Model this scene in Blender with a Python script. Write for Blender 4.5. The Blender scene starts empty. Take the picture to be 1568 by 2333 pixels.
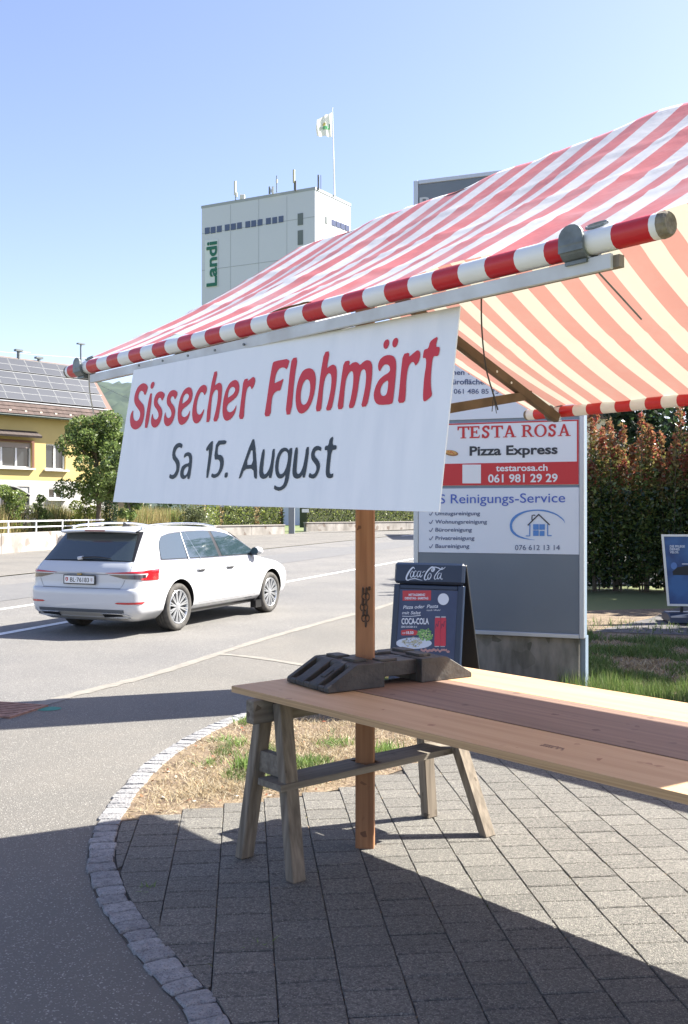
import bpy, bmesh, math, random
from mathutils import Vector, Matrix, noise
R = math.radians
random.seed(7)
sc = bpy.context.scene
col = sc.collection

# ------------------------------------------------------------ camera, sky, sun, exposure
H = 1.6                      # eye height
F, CX, CY = 2267.0, 784.0, 1166.0
cd = bpy.data.cameras.new('camera'); cam = bpy.data.objects.new('camera', cd); col.objects.link(cam)
cd.sensor_fit = 'VERTICAL'; cd.sensor_height = 36; cd.sensor_width = 24; cd.lens = 35
cd.clip_end = 6000; cd.clip_start = 0.05
cam.location = (0, 0, H); cam.rotation_euler = (R(90), 0, 0)
sc.camera = cam
SUN_AZ, SUN_EL = 18.0, 44.0
to_sun = Vector((math.cos(R(SUN_AZ))*math.cos(R(SUN_EL)), math.sin(R(SUN_AZ))*math.cos(R(SUN_EL)), math.sin(R(SUN_EL))))
w = bpy.data.worlds.new('World'); sc.world = w; w.use_nodes = True
nt = w.node_tree; bg = nt.nodes['Background']
sky = nt.nodes.new('ShaderNodeTexSky'); sky.sky_type = 'NISHITA'; sky.sun_disc = False
sky.sun_elevation = R(SUN_EL); sky.sun_rotation = R(90-SUN_AZ)
sky.altitude = 400; sky.air_density = 1.0; sky.dust_density = 1.6; sky.ozone_density = 2.0
tint = nt.nodes.new('ShaderNodeMix'); tint.data_type = 'RGBA'; tint.blend_type = 'MULTIPLY'; tint.inputs[0].default_value = 1; tint.inputs[7].default_value = (1.10, .97, 1.0, 1)   # white balance
nt.links.new(sky.outputs[0], tint.inputs[6]); nt.links.new(tint.outputs[2], bg.inputs[0]); bg.inputs[1].default_value = 0.08
sd = bpy.data.lights.new('sun', 'SUN'); so = bpy.data.objects.new('sun', sd); col.objects.link(so)
sd.energy = 5.0; sd.angle = R(0.5); sd.color = (1.0, 0.95, 0.86)
so.rotation_euler = to_sun.to_track_quat('Z', 'Y').to_euler(); so.location = (20, 5, 20)
vs = sc.view_settings
vs.view_transform = 'Standard'; vs.look = 'None'; vs.exposure = 1.85; vs.gamma = 1; vs.use_curve_mapping = False

# ------------------------------------------------------------ places in the scene
def G(x, y, z=0.0):
    Y = (H-z)*F/(y-CY); return Vector(((x-CX)/F*Y, Y, z))
def P(x, y, Y): return Vector(((x-CX)/F*Y, Y, H-(y-CY)/F*Y))
def RP(x, y, p, n):
    d = Vector(((x-CX)/F, 1, -(y-CY)/F)); c = Vector((0, 0, H))
    return c + d*((p-c).dot(n)/d.dot(n))
UV_ = Vector((.645, -.764, 0)).normalized(); VV_ = Vector((.764, .645, 0)).normalized(); ZV = Vector((0, 0, 1))
def S3(u, o, z=0.0): return UV_*u + VV_*o + ZV*z       # stall frame: u along the counter, o across it

# ------------------------------------------------------------ meshes
class MB:
    def __init__(s): s.v = []; s.f = []; s.uv = []; s.c = []
    def add(s, vs_, fs_):
        b = len(s.v); s.v += [tuple(p) for p in vs_]; s.f += [tuple(b+i for i in f) for f in fs_]
        return s
    def box(s, c, ax, ay, az):
        c, ax, ay, az = Vector(c), Vector(ax), Vector(ay), Vector(az)
        vs_ = [c+ax*i+ay*j+az*k for k in (-1, 1) for j in (-1, 1) for i in (-1, 1)]
        fs_ = [(0, 2, 3, 1), (4, 5, 7, 6), (0, 1, 5, 4), (2, 6, 7, 3), (0, 4, 6, 2), (1, 3, 7, 5)]
        if ax.cross(ay).dot(az) < 0: fs_ = [f[::-1] for f in fs_]
        return s.add(vs_, fs_)
    def abox(s, x0, x1, y0, y1, z0, z1):
        return s.box(((x0+x1)/2, (y0+y1)/2, (z0+z1)/2), ((x1-x0)/2, 0, 0), (0, (y1-y0)/2, 0), (0, 0, (z1-z0)/2))
    def beam(s, a, b, wdir, hw, hh):
        a, b = Vector(a), Vector(b); d = b-a; L = d.length; d.normalize()
        wd = Vector(wdir); wd = (wd - d*wd.dot(d)).normalized(); h = d.cross(wd)
        return s.box((a+b)/2, d*(L/2), wd*hw, h*hh)
    def tube(s, pts, r, n=8, cap=True):
        pts = [Vector(p) for p in pts]; b = len(s.v); up = Vector((.3, .2, 1))
        for i, p in enumerate(pts):
            d = (pts[min(i+1, len(pts)-1)] - pts[max(i-1, 0)]).normalized()
            x = d.cross(up)
            if x.length < .1: x = d.cross(Vector((1, 0, 0)))
            x.normalize(); y = d.cross(x)
            rr = r[i] if isinstance(r, (list, tuple)) else r
            for k in range(n):
                a = 2*math.pi*k/n; s.v.append(tuple(p + x*(math.cos(a)*rr) + y*(math.sin(a)*rr)))
        for i in range(len(pts)-1):
            for k in range(n):
                s.f.append((b+i*n+k, b+i*n+(k+1) % n, b+(i+1)*n+(k+1) % n, b+(i+1)*n+k))
        if cap:
            s.f.append(tuple(b+k for k in range(n))[::-1]); s.f.append(tuple(b+(len(pts)-1)*n+k for k in range(n)))
        return s
    def prism(s, poly, ext):
        poly = [Vector(p) for p in poly]; e = Vector(ext); n = len(poly); b = len(s.v)
        nrm = sum(((poly[i]-poly[0]).cross(poly[(i+1) % n]-poly[0]) for i in range(n)), Vector())
        if nrm.dot(e) > 0: poly = poly[::-1]
        s.v += [tuple(p) for p in poly] + [tuple(p+e) for p in poly]
        s.f.append(tuple(range(b, b+n))); s.f.append(tuple(range(b+2*n-1, b+n-1, -1)))
        for i in range(n):
            j = (i+1) % n; s.f.append((b+i, b+n+i, b+n+j, b+j))
        return s
    def grid(s, rows, closed=False):
        b = len(s.v); m = len(rows[0])
        for r in rows: s.v += [tuple(p) for p in r]
        for i in range(len(rows)-1):
            for j in range(m if closed else m-1):
                k = (j+1) % m; s.f.append((b+i*m+j, b+i*m+k, b+(i+1)*m+k, b+(i+1)*m+j))
        return s
    def mesh(s, name, smooth=False):
        me = bpy.data.meshes.new(name); me.from_pydata(s.v, [], s.f)
        if smooth:
            me.polygons.foreach_set('use_smooth', [True]*len(me.polygons))
        me.update(); return me

def PM(loc, rz=0): return Matrix.Translation(loc) @ Matrix.Rotation(rz, 4, 'Z')
def link(name, me, m=None, parent=None, local=False):
    o = bpy.data.objects.new(name, me); col.objects.link(o)
    if m is not None and me is not None:
        if len(me.materials) == 0: me.materials.append(m)
    if parent is not None:
        o.parent = parent
        if not local: o.matrix_parent_inverse = parent_world(parent).inverted()
    return o
def parent_world(p):
    M = p.matrix_basis.copy()
    if p.parent is not None: M = parent_world(p.parent) @ p.matrix_parent_inverse @ M
    return M
def ob(name, mb, m, parent=None, smooth=False, bevel=0, seg=1, local=False):
    o = link(name, mb.mesh(name, smooth), m, parent, local)
    if bevel:
        md = o.modifiers.new('bevel', 'BEVEL'); md.width = bevel; md.segments = seg; md.limit_method = 'ANGLE'; md.angle_limit = R(35)
    return o
def tag(o, label=None, cat=None, group=None, kind=None):
    if label: o['label'] = label
    if cat: o['category'] = cat
    if group: o['group'] = group
    if kind: o['kind'] = kind
    return o
def thing(name, loc, label, cat, group=None, rz=0):
    o = bpy.data.objects.new(name, None); col.objects.link(o); o.location = loc; o.rotation_euler = (0, 0, rz)
    o.empty_display_size = .1
    return tag(o, label, cat, group)
def copy_tree(o, parent=None, M=None):
    c = o.copy(); col.objects.link(c)
    if parent is not None:
        c.parent = parent; c.matrix_parent_inverse = o.matrix_parent_inverse.copy()
    for ch in list(o.children): copy_tree(ch, c)
    return c

# ------------------------------------------------------------ materials
MATS = {}
def rgb(r, g, b): return (r, g, b, 1)
def mat(name, c, rough=.6, c2=None, scale=4, detail=4, amt=.5, bump=0, bscale=80, metal=0, coat=0, spec=.5, stretch=None, rot=0,
        speck=None, sscale=200, samt=.5, attr=None, contrast=(.35, .65), trans=0, obrand=0, big=None, bigscale=.6):
    if name in MATS: return MATS[name]
    m = bpy.data.materials.new(name); m.use_nodes = True; MATS[name] = m
    n = m.node_tree; N = n.nodes; L = n.links; b = N['Principled BSDF']
    b.inputs['Roughness'].default_value = rough; b.inputs['Metallic'].default_value = metal
    b.inputs['Coat Weight'].default_value = coat; b.inputs['Coat Roughness'].default_value = .05
    b.inputs['Specular IOR Level'].default_value = spec
    b.inputs['Base Color'].default_value = (*c, 1)
    geo = N.new('ShaderNodeNewGeometry'); vec = geo.outputs['Position']
    if stretch:
        mp = N.new('ShaderNodeMapping'); mp.inputs['Rotation'].default_value = (0, 0, rot); mp.inputs['Scale'].default_value = stretch
        # rotate first, then scale
        mp.vector_type = 'POINT'
        r1 = N.new('ShaderNodeVectorRotate'); r1.rotation_type = 'Z_AXIS'; r1.inputs['Angle'].default_value = rot
        L.new(vec, r1.inputs['Vector']); mp.inputs['Rotation'].default_value = (0, 0, 0)
        L.new(r1.outputs[0], mp.inputs['Vector']); vec2 = mp.outputs[0]
    else: vec2 = vec
    cur = None
    def mixc(fac, a, bb):
        x = N.new('ShaderNodeMix'); x.data_type = 'RGBA'
        L.new(fac, x.inputs[0])
        for i, q in ((6, a), (7, bb)):
            if isinstance(q, tuple): x.inputs[i].default_value = q
            else: L.new(q, x.inputs[i])
        return x.outputs[2]
    base = (*c, 1)
    if attr:
        at = N.new('ShaderNodeAttribute'); at.attribute_name = attr; base = at.outputs['Color']
    if c2 is not None:
        t = N.new('ShaderNodeTexNoise'); t.inputs['Scale'].default_value = scale; t.inputs['Detail'].default_value = detail
        L.new(vec2, t.inputs['Vector'])
        mr = N.new('ShaderNodeMapRange'); mr.inputs[1].default_value = contrast[0]; mr.inputs[2].default_value = contrast[1]
        mr.inputs[4].default_value = amt*2 if amt < .5 else 1
        L.new(t.outputs[0], mr.inputs[0]); base = mixc(mr.outputs[0], base, (*c2, 1))
    if big is not None:
        t = N.new('ShaderNodeTexNoise'); t.inputs['Scale'].default_value = bigscale; t.inputs['Detail'].default_value = 5
        L.new(vec, t.inputs['Vector'])
        mr = N.new('ShaderNodeMapRange'); mr.inputs[1].default_value = .42; mr.inputs[2].default_value = .68
        L.new(t.outputs[0], mr.inputs[0]); base = mixc(mr.outputs[0], base, (*big, 1))
    if speck is not None:
        t = N.new('ShaderNodeTexVoronoi'); t.inputs['Scale'].default_value = sscale
        L.new(vec, t.inputs['Vector'])
        sp = N.new('ShaderNodeSeparateColor'); L.new(t.outputs['Color'], sp.inputs[0])
        mr = N.new('ShaderNodeMapRange'); mr.inputs[1].default_value = 1-samt; mr.inputs[2].default_value = 1
        L.new(sp.outputs[0], mr.inputs[0]); base = mixc(mr.outputs[0], base, (*speck, 1))
    if obrand:
        oi = N.new('ShaderNodeObjectInfo'); hs = N.new('ShaderNodeHueSaturation')
        mr = N.new('ShaderNodeMapRange'); mr.inputs[3].default_value = 1-obrand; mr.inputs[4].default_value = 1+obrand
        L.new(oi.outputs['Random'], mr.inputs[0]); L.new(mr.outputs[0], hs.inputs['Value'])
        if isinstance(base, tuple): hs.inputs['Color'].default_value = base
        else: L.new(base, hs.inputs['Color'])
        base = hs.outputs[0]
    if not isinstance(base, tuple): L.new(base, b.inputs['Base Color'])
    if bump:
        t = N.new('ShaderNodeTexNoise'); t.inputs['Scale'].default_value = bscale; t.inputs['Detail'].default_value = 3
        L.new(vec2 if stretch else vec, t.inputs['Vector'])
        bp = N.new('ShaderNodeBump'); bp.inputs['Strength'].default_value = bump; bp.inputs['Distance'].default_value = .01
        L.new(t.outputs[0], bp.inputs['Height']); L.new(bp.outputs[0], b.inputs['Normal'])
    if trans:
        tr = N.new('ShaderNodeBsdfTranslucent'); mx = N.new('ShaderNodeMixShader'); mx.inputs[0].default_value = trans
        if isinstance(base, tuple): tr.inputs[0].default_value = base
        else: L.new(base, tr.inputs[0])
        out = N['Material Output']; L.new(b.outputs[0], mx.inputs[1]); L.new(tr.outputs[0], mx.inputs[2]); L.new(mx.outputs[0], out.inputs[0])
    return m

M_asph = mat('asphalt_road', (.128, .124, .117), .85, c2=(.150, .144, .133), scale=1.2, speck=(.34, .33, .31), sscale=180, samt=.16, bump=.6, bscale=160, big=(.108, .106, .103), bigscale=.35)
M_walk = mat('asphalt_pavement', (.130, .123, .110), .88, c2=(.148, .138, .121), scale=1.5, speck=(.36, .345, .31), sscale=200, samt=.10, bump=.6, bscale=170, big=(.110, .105, .095), bigscale=.5)
M_seam = mat('pale_seam', (.23, .215, .185), .9, c2=(.18, .168, .145), scale=9, bump=.3)
M_paint = mat('white_road_paint', (.72, .72, .70), .7, c2=(.48, .47, .45), scale=14, contrast=(.5, .75))
M_ground = mat('dry_soil', (.105, .072, .048), .95, c2=(.20, .15, .095), scale=5, bump=.8, bscale=40, speck=(.28, .22, .14), sscale=70, samt=.22)
M_far = mat('meadow', (.09, .13, .04), .95, c2=(.16, .17, .07), scale=.05)
M_bed = mat('joint_sand', (.085, .074, .06), .95, c2=(.045, .04, .034), scale=25, bump=.4)
M_paver = mat('paver_concrete', (.172, .164, .145), .9, c2=(.088, .085, .077), scale=55, detail=8, speck=(.28, .265, .23), sscale=210, samt=.36, bump=1.0, bscale=190, obrand=.09, big=(.13, .125, .112), bigscale=1.3)
M_sett = mat('granite_sett', (.20, .20, .205), .85, c2=(.29, .288, .285), scale=35, speck=(.12, .12, .125), sscale=220, samt=.3, bump=.9, bscale=70, obrand=.15)
M_red = mat('red_paint', (.55, .028, .03), .38, c2=(.42, .03, .03), scale=20, amt=.25)
M_galv = mat('galvanised_steel', (.20, .225, .23), .5, c2=(.12, .135, .135), scale=22, metal=.35, bump=.1)
M_alu = mat('aluminium', (.62, .64, .66), .38, metal=.6)
M_white = mat('white_plastic', (.78, .79, .80), .45)
M_black = mat('black_plastic', (.015, .016, .018), .45)
M_rubber = mat('recycled_rubber', (.030, .029, .028), .62, c2=(.06, .056, .05), scale=14, bump=.25, bscale=60, speck=(.16, .14, .11), sscale=30, samt=.025)
def wood(name, c, c2, rot=0, st=(1.5, 30, 30), rough=.6, speck=None): return mat(name, c, rough, c2=c2, scale=1.6, detail=6, stretch=st, rot=rot, bump=.15, bscale=5, contrast=(.3, .7), speck=speck, sscale=42, samt=.012)
RU = math.atan2(.764, .645)     # turns u onto x
M_ply = wood('light_plywood', (.52, .355, .205), (.43, .275, .15), rot=RU, st=(.8, 16, 16), speck=(.25, .12, .06))
M_brown = wood('brown_board', (.235, .155, .115), (.15, .095, .07), rot=RU, st=(.7, 22, 22), speck=(.10, .05, .035))
M_pale = wood('pale_board', (.56, .36, .20), (.47, .285, .15), rot=RU, st=(.8, 14, 14))
M_edge = wood('plywood_edge', (.54, .36, .19), (.34, .21, .10), rot=RU, st=(1, 3, 160))
M_post = wood('varnished_post', (.40, .20, .095), (.25, .11, .048), st=(22, 22, 1.0), speck=(.12, .05, .025))
M_post_side = M_post
M_gwood = wood('weathered_wood', (.27, .225, .17), (.115, .095, .07), st=(26, 26, 1.6), rough=.8, speck=(.09, .07, .05))
M_gwood2 = wood('weathered_plank', (.25, .22, .175), (.13, .11, .085), rot=R(-40), st=(1.6, 26, 26), rough=.8, speck=(.09, .07, .05))
M_rafter = wood('rafter_wood', (.165, .115, .075), (.10, .07, .045), st=(6, 6, 6), rough=.8)
# ------------------------------------------------------------ ground, road, pavements
def catmull(pts, n=8):
    pts = [Vector(p) for p in pts]; out = []
    for i in range(len(pts)-1):
        p0, p1, p2, p3 = pts[max(i-1, 0)], pts[i], pts[i+1], pts[min(i+2, len(pts)-1)]
        for k in range(n):
            t = k/n
            out.append(.5*((2*p1)+(p2-p0)*t+(2*p0-5*p1+4*p2-p3)*t*t+(3*p1-p0-3*p2+p3)*t*t*t))
    out.append(pts[-1]); return out
def sheet(name, pts, z, m, kind='structure'):
    mb = MB(); pts = [Vector((p[0], p[1], z)) for p in pts]
    me = bpy.data.meshes.new(name); bm = bmesh.new(); vs_ = [bm.verts.new(p) for p in pts]; f = bm.faces.new(vs_)
    f.normal_update()
    if f.normal.z < 0: f.normal_flip()
    bmesh.ops.triangulate(bm, faces=[f]); bm.to_mesh(me); bm.free()
    o = link(name, me, m); tag(o, kind=kind); return o

# ground: one sheet to the horizon
g = MB(); g.add([(-3000, -400, -.03), (3000, -400, -.03), (3000, 5000, -.03), (-3000, 5000, -.03)], [(0, 1, 2, 3)])
tag(ob('ground', g, M_far), kind='structure')

# kerb curve of granite setts (asphalt outside on the left, paving and grass inside)
KC = catmull([Vector((.62, 1.1, 0)), Vector((.12, 1.85, 0)), Vector((-.19, 2.45, 0)), G(470, 2320), G(402, 2237), G(335, 2155), G(276, 2080), G(245, 2020), G(231, 1960), G(240, 1900), G(263, 1850),
              G(298, 1800), G(345, 1750), G(402, 1707), G(470, 1668), G(530, 1642), G(575, 1627), Vector((-.35, 8.5, 0)), Vector((.1, 9.3, 0)), Vector((.55, 10.6, 0)), Vector((1.3, 13, 0)), Vector((2.5, 17, 0)), Vector((4.2, 22, 0))], 10)
# road edge seam, parallel to the centre line
SEAM = [(-4.6, 1.5), (-3.6, 4.8), (-2.52, 8.22), (-2.26, 8.9), (-1.92, 9.64), (-1.63, 10.5), (-1.137, 12.1), (-.637, 13.5), (.165, 15.6), (.834, 17.35), (5, 30.5), (24, 90)]
SEAMC = catmull([(a, b, 0) for a, b in SEAM], 6)
far_kerb = [(-23, -28), (-15.5, -.5), (-8.6, 24.3), (-2.7, 45.5), (4.7, 71), (14, 104)]
sheet('road', [(p.x, p.y) for p in SEAMC] + far_kerb[::-1], 0.0, M_asph)
walk = [(p.x, p.y) for p in SEAMC] + [(30, 90)] + [(8, 22)] + [(p.x, p.y) for p in KC[::-1]] + [(.62, -2), (-6, -2)]
sheet('pavement', walk, 0.004, M_walk)
# far pavement between road and garden walls
sheet('far_pavement', far_kerb + [(18, 104), (0, 100), (-4.2, 72), (-8.3, 66.2), (-12.3, 42.2), (-13.1, 37.8), (-18, 22), (-28, -10)], 0.02, M_walk)
def ribbon(name, pts, wd, z, m, jag=0):
    pts = [Vector((p[0], p[1], 0)) for p in pts]; a = []; b = []
    for i, p in enumerate(pts):
        d = (pts[min(i+1, len(pts)-1)]-pts[max(i-1, 0)]).normalized(); nrm = Vector((-d.y, d.x, 0))
        ww = wd*(1+jag*random.uniform(-1, 1))
        a.append(p+nrm*(ww/2)+ZV*z); b.append(p-nrm*(ww/2)+ZV*z)
    mb = MB(); mb.grid([b, a]); return tag(ob(name, mb, m), kind='structure')
ribbon('gutter_strip', [(p.x, p.y) for p in SEAMC], .13, .008, M_seam, .25)
ribbon('driveway_seam', catmull([G(490, 1490), G(568, 1497), G(674, 1513), G(760, 1530)], 5), .10, .0085, M_seam, .25)
ribbon('tar_joint', [(-9.2, 8), (-6.2, 17.7), (-2.9, 28), (3.2, 47), (12, 75)], .06, .004, mat('tar', (.10, .10, .10), .8), .3)
ribbon('road_kerb', far_kerb, .14, .024, M_seam)
sheet('road_patch', [(-9.2, 8), (-6.2, 17.7), (-2.9, 28), (3.2, 47), (12, 75), (9.6, 76), (.8, 48), (-5.2, 29), (-8.4, 18.6), (-11.6, 8.6)], .0025, mat('patched_asphalt', (.108, .108, .109), .85, c2=(.125, .124, .122), scale=1.1, speck=(.24, .24, .23), sscale=150, samt=.15, bump=.4, bscale=150))
def cl(Z): return -4.02+.327*(Z-14.48)
for (z0, z1) in ((5.0, 8.2), (11.2, 14.9), (19.3, 36), (41, 60)):
    ribbon('centre_line', [(cl(z0), z0), (cl((z0+z1)/2), (z0+z1)/2), (cl(z1), z1)], .15, .005, M_paint, .06)
ribbon('lane_line', [(-9.6, 4), (-5.65, 16.3), (-4.9, 18.6), (-4.1, 21.2)], .15, .005, M_paint, .06)
ribbon('edge_line', [(3.8, 66), (6.2, 74), (8, 80)], .2, .0055, M_paint)
# green utility mark and drain grate
mk = MB(); c0 = G(112, 1616)
mk.add([c0+Vector((math.cos(a)*.10, math.sin(a)*.085, .0075)) for a in [i*math.pi/8 for i in range(16)]], [tuple(range(16))])
tag(ob('utility_mark', mk, mat('green_spray_paint', (.035, .18, .14), .8)), 'green spray paint dot on the asphalt inside the shadow strip', 'paint mark')
gr = thing('drain_grate', (-2.72, 7.98, 0), 'rusty pink iron drain grate in the gutter at the left edge', 'drain')
M_rust = mat('rusty_iron', (.30, .17, .125), .85, c2=(.20, .11, .08), scale=20)
mb = MB(); gx = Vector((.30, .95, 0)).normalized(); gy = Vector((.95, -.30, 0)); gc = Vector((-2.74, 8.0, .012))
for sgn in (-1, 1):
    mb.box(gc+gx*(.235*sgn), gx*.02, gy*.25, ZV*.008); mb.box(gc+gy*(.235*sgn), gy*.018, gx*.215, ZV*.0078)
ob('frame', mb, M_rust, gr)
for i in range(7):
    mb = MB(); mb.box(gc+gx*(-.18+.06*i), gx*.018, gy*.216, ZV*.006); ob('bar', mb, M_rust, gr)
mb = MB(); mb.box(gc-ZV*.006, gx*.215, gy*.215, ZV*.001); ob('pit', mb, M_black, gr)

# kerb of granite setts
kerb = MB(); kin = []; kout = []
ring = []
for i, p in enumerate(KC):
    d = (KC[min(i+1, len(KC)-1)]-KC[max(i-1, 0)]).normalized(); nrm = Vector((-d.y, d.x, 0)); ring.append((p, d, nrm))
kerb.grid([[p+n_*(-.062)+ZV*.006 for p, d, n_ in ring], [p+n_*.062+ZV*.006 for p, d, n_ in ring]])
kerb_o = tag(ob('kerb', kerb, M_bed), kind='structure')
def sett_mesh(k):
    rnd = random.Random(k); mb = MB(); b0 = []; b1 = []; t = []
    N8 = 12
    for i in range(N8):
        a = 2*math.pi*i/N8
        cx = math.copysign(abs(math.cos(a))**.16, math.cos(a)); cy = math.copysign(abs(math.sin(a))**.16, math.sin(a))
        j = 1+rnd.uniform(-.05, .05)
        b0.append((cx*.045*j, cy*.062*j, -.03)); b1.append((cx*.0448*j, cy*.0618*j, .008+rnd.uniform(-.003, .003)))
        t.append((cx*.0405*j, cy*.057*j, .015+rnd.uniform(-.003, .003)))
    mb.v = b0+b1+t+[(0, 0, .017+rnd.uniform(-.003, .003))]
    for i in range(N8):
        j = (i+1) % N8
        mb.f += [(i, j, N8+j, N8+i), (N8+i, N8+j, 2*N8+j, 2*N8+i), (2*N8+i, 2*N8+j, 3*N8)]
    return mb.mesh('sett')
SM = [sett_mesh(i) for i in range(7)]
acc = 0; last = KC[0]; nxt = 0.0; nset = 0
for i in range(len(ring)-1):
    p, d, n_ = ring[i]; q = ring[i+1][0]; L = (q-p).length; s0 = acc
    while nxt <= acc+L:
        t = (nxt-acc)/L; pos = p.lerp(q, t)
        if pos.y > 16: break
        me = SM[random.randrange(7)]; sl = random.uniform(.86, 1.08)
        o = link('sett', me, M_sett, kerb_o)
        o.matrix_basis = Matrix.Translation(pos+n_*random.uniform(-.006, .006)+ZV*random.uniform(-.002, .003)) @ Matrix.Rotation(math.atan2(d.y, d.x)+random.uniform(-.035, .035), 4, 'Z') @ Matrix.Diagonal((sl, random.uniform(.93, 1.05), 1, 1))
        nxt += .090*sl+.006; nset += 1
    acc += L

# block paving
GE = catmull([(-1.6, 5.05, 0), (-1.14, 5.14, 0), (-.69, 5.34, 0), (-.283, 5.574, 0), (.059, 5.80, 0), (.332, 6.13, 0), (.83, 6.72, 0), (1.5, 7.1, 0), (3.0, 7.6, 0), (6, 8.5, 0)], 6)
def grass_edge(x):
    for i in range(len(GE)-1):
        if GE[i].x <= x <= GE[i+1].x: return GE[i].y+(GE[i+1].y-GE[i].y)*(x-GE[i].x)/max(1e-6, GE[i+1].x-GE[i].x)
    return 5.0 if x < -1.6 else 8.5
def kerb_x(y):          # inner side of the kerb at a depth, for depths below 8
    best = None
    for i in range(len(KC)-1):
        if (KC[i].y-y)*(KC[i+1].y-y) <= 0:
            t = (y-KC[i].y)/max(1e-6, KC[i+1].y-KC[i].y); return KC[i].x+(KC[i+1].x-KC[i].x)*t
    return -.4
bedpts = [(p.x+.03, p.y) for p in KC if p.y < 5.1] + [(p.x, p.y) for p in GE if p.x > -1.1] + [(6, 1.0)]
pav = sheet('block_paving', bedpts, 0.004, M_bed)
pd = Vector((-.1, .995, 0)).normalized(); pq = Vector((.995, .1, 0)).normalized()
PW, PL = .2165, .168
def paver_mesh(k):
    rnd = random.Random(k+50); mb = MB(); rows = []
    for (ins, z) in ((.0012, -.03), (.0012, .0112), (.0042, .0155)):
        hx, hy = PW/2-ins, PL/2-ins*1.9
        rows.append([(-hx, -hy, z), (0, -hy+rnd.uniform(-.0012, .0012), z), (hx, -hy, z), (hx, hy, z), (0, hy+rnd.uniform(-.0012, .0012), z), (-hx, hy, z)])
    mb.grid(rows, closed=True); b = 12; mb.f.append((b, b+1, b+2, b+3, b+4, b+5)); return mb.mesh('paver')
PMS = [paver_mesh(i) for i in range(5)]
cells = []; cut = []
for i in range(-12, 22):
    for j in range(8, 60):
        c = pq*((i)*PW) + pd*((j+(.5 if i % 2 else 0))*PL)
        if c.y < 1.5 or c.y > 8.2: continue
        kx = kerb_x(c.y) if c.y < 5.6 else -9
        if c.x < kx+.172:
            if c.x > kx-.02: cut.append((c, kx))
            continue
        if c.y > grass_edge(c.x)-.03: continue
        if c.x > c.y*.36+.5: continue
        pxx = CX+c.x/c.y*F; pyy = CY+H*F/c.y
        vis = (-60 < pxx < 1630) and pyy < 2400
        cells.append((0 if vis else 1, c.y, c))
cells.sort(key=lambda t: (t[0], t[1]))
rest = MB()
for n_, (vis, yy, c) in enumerate(cells):
    M = Matrix.Translation(c+ZV*random.uniform(-.0018, .0018)) @ Matrix.Rotation(math.atan2(pq.y, pq.x)+random.uniform(-.012, .012), 4, 'Z') @ Matrix.Rotation(random.uniform(-.007, .007), 4, 'X') @ Matrix.Rotation(random.uniform(-.007, .007), 4, 'Y')
    me = PMS[random.randrange(5)]
    if n_ < 298-len(cut) and not vis:
        o = link('paver', me, M_paver, pav); o.matrix_basis = M
    else:
        rest.add([M @ v.co for v in me.vertices], [tuple(p.vertices) for p in me.polygons])
# cut pieces along the kerb
for c, kx in cut:
    q = [c+pq*(a*(PW/2-.003))+pd*(b*(PL/2-.003)) for a, b in ((-1, -1), (1, -1), (1, 1), (-1, 1))]
    for p in q: p.x = max(p.x, kerb_x(p.y)+.068)
    if q[1].x-q[0].x < .015 and q[2].x-q[3].x < .015: continue
    if c.y > grass_edge(c.x)-.03: continue
    mb = MB(); mb.prism([p+ZV*-.02 for p in q], ZV*(.034+random.uniform(-.001, .001))); ob('paver', mb, M_paver, pav)
M_paver_rest = M_paver
ro = ob('paver_rest', rest, M_paver_rest, pav); tag(ro, kind='stuff')

# soil of the verge
soil = [(p.x+.04, p.y) for p in KC if 5.0 < p.y < 16] + [(8, 17), (9, 12), (9, 9)] + [(p.x, p.y-.02) for p in GE[::-1] if p.x > -1.15]
sheet('verge', soil, 0.010, M_ground)
sheet('side_path', [(3.3, 13.2), (4.6, 14.9), (5.6, 16.6), (8.5, 17.6), (10, 16.2), (10, 11.6), (5.2, 12.6)], 0.016,
      mat('dark_cobbles', (.085, .08, .078), .85, c2=(.13, .12, .115), scale=12, speck=(.05, .05, .05), sscale=9, samt=.4, bump=.6, bscale=14))
# ------------------------------------------------------------ text and print helpers
def chaikin(pts, it=1):
    for _ in range(it):
        o = []
        for i in range(len(pts)):
            a, b = pts[i], pts[(i+1) % len(pts)]
            o.append((a[0]*.78+b[0]*.22, a[1]*.78+b[1]*.22)); o.append((a[0]*.22+b[0]*.78, a[1]*.22+b[1]*.78))
        pts = o
    return pts
def fill2d(loops):
    """filled flat shapes with holes -> 2D verts, faces"""
    cu = bpy.data.curves.new('tmp', 'CURVE'); cu.dimensions = '2D'; cu.fill_mode = 'BOTH'
    for lp in loops:
        sp = cu.splines.new('POLY'); sp.points.add(len(lp)-1)
        for p, q in zip(sp.points, lp): p.co = (q[0], q[1], 0, 1)
        sp.use_cyclic_u = True
    return ev(cu)
def ev(cu):
    o = bpy.data.objects.new('tmp', cu); col.objects.link(o)
    dg = bpy.context.evaluated_depsgraph_get(); dg.update(); me = bpy.data.meshes.new_from_object(o.evaluated_get(dg))
    V = [(v.co.x, v.co.y) for v in me.vertices]; Fc = [tuple(p.vertices) for p in me.polygons]
    bpy.data.objects.remove(o); bpy.data.curves.remove(cu); bpy.data.meshes.remove(me); return V, Fc
TC = {}
def text2d(s, bold=0., shear=0., spacing=1.):
    k = (s, bold, shear, spacing)
    if k in TC: return TC[k]
    cu = bpy.data.curves.new('tmp', 'FONT'); cu.body = s; cu.offset = bold; cu.shear = shear; cu.space_character = spacing; cu.resolution_u = 4
    V, Fc = ev(cu)
    x0 = min(v[0] for v in V); x1 = max(v[0] for v in V)
    V = [((v[0]-x0)/(x1-x0), v[1]) for v in V]        # width 1, em heights kept
    TC[k] = (V, Fc); return V, Fc
CAP = .729     # cap height of the built-in font in em (about)
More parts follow.
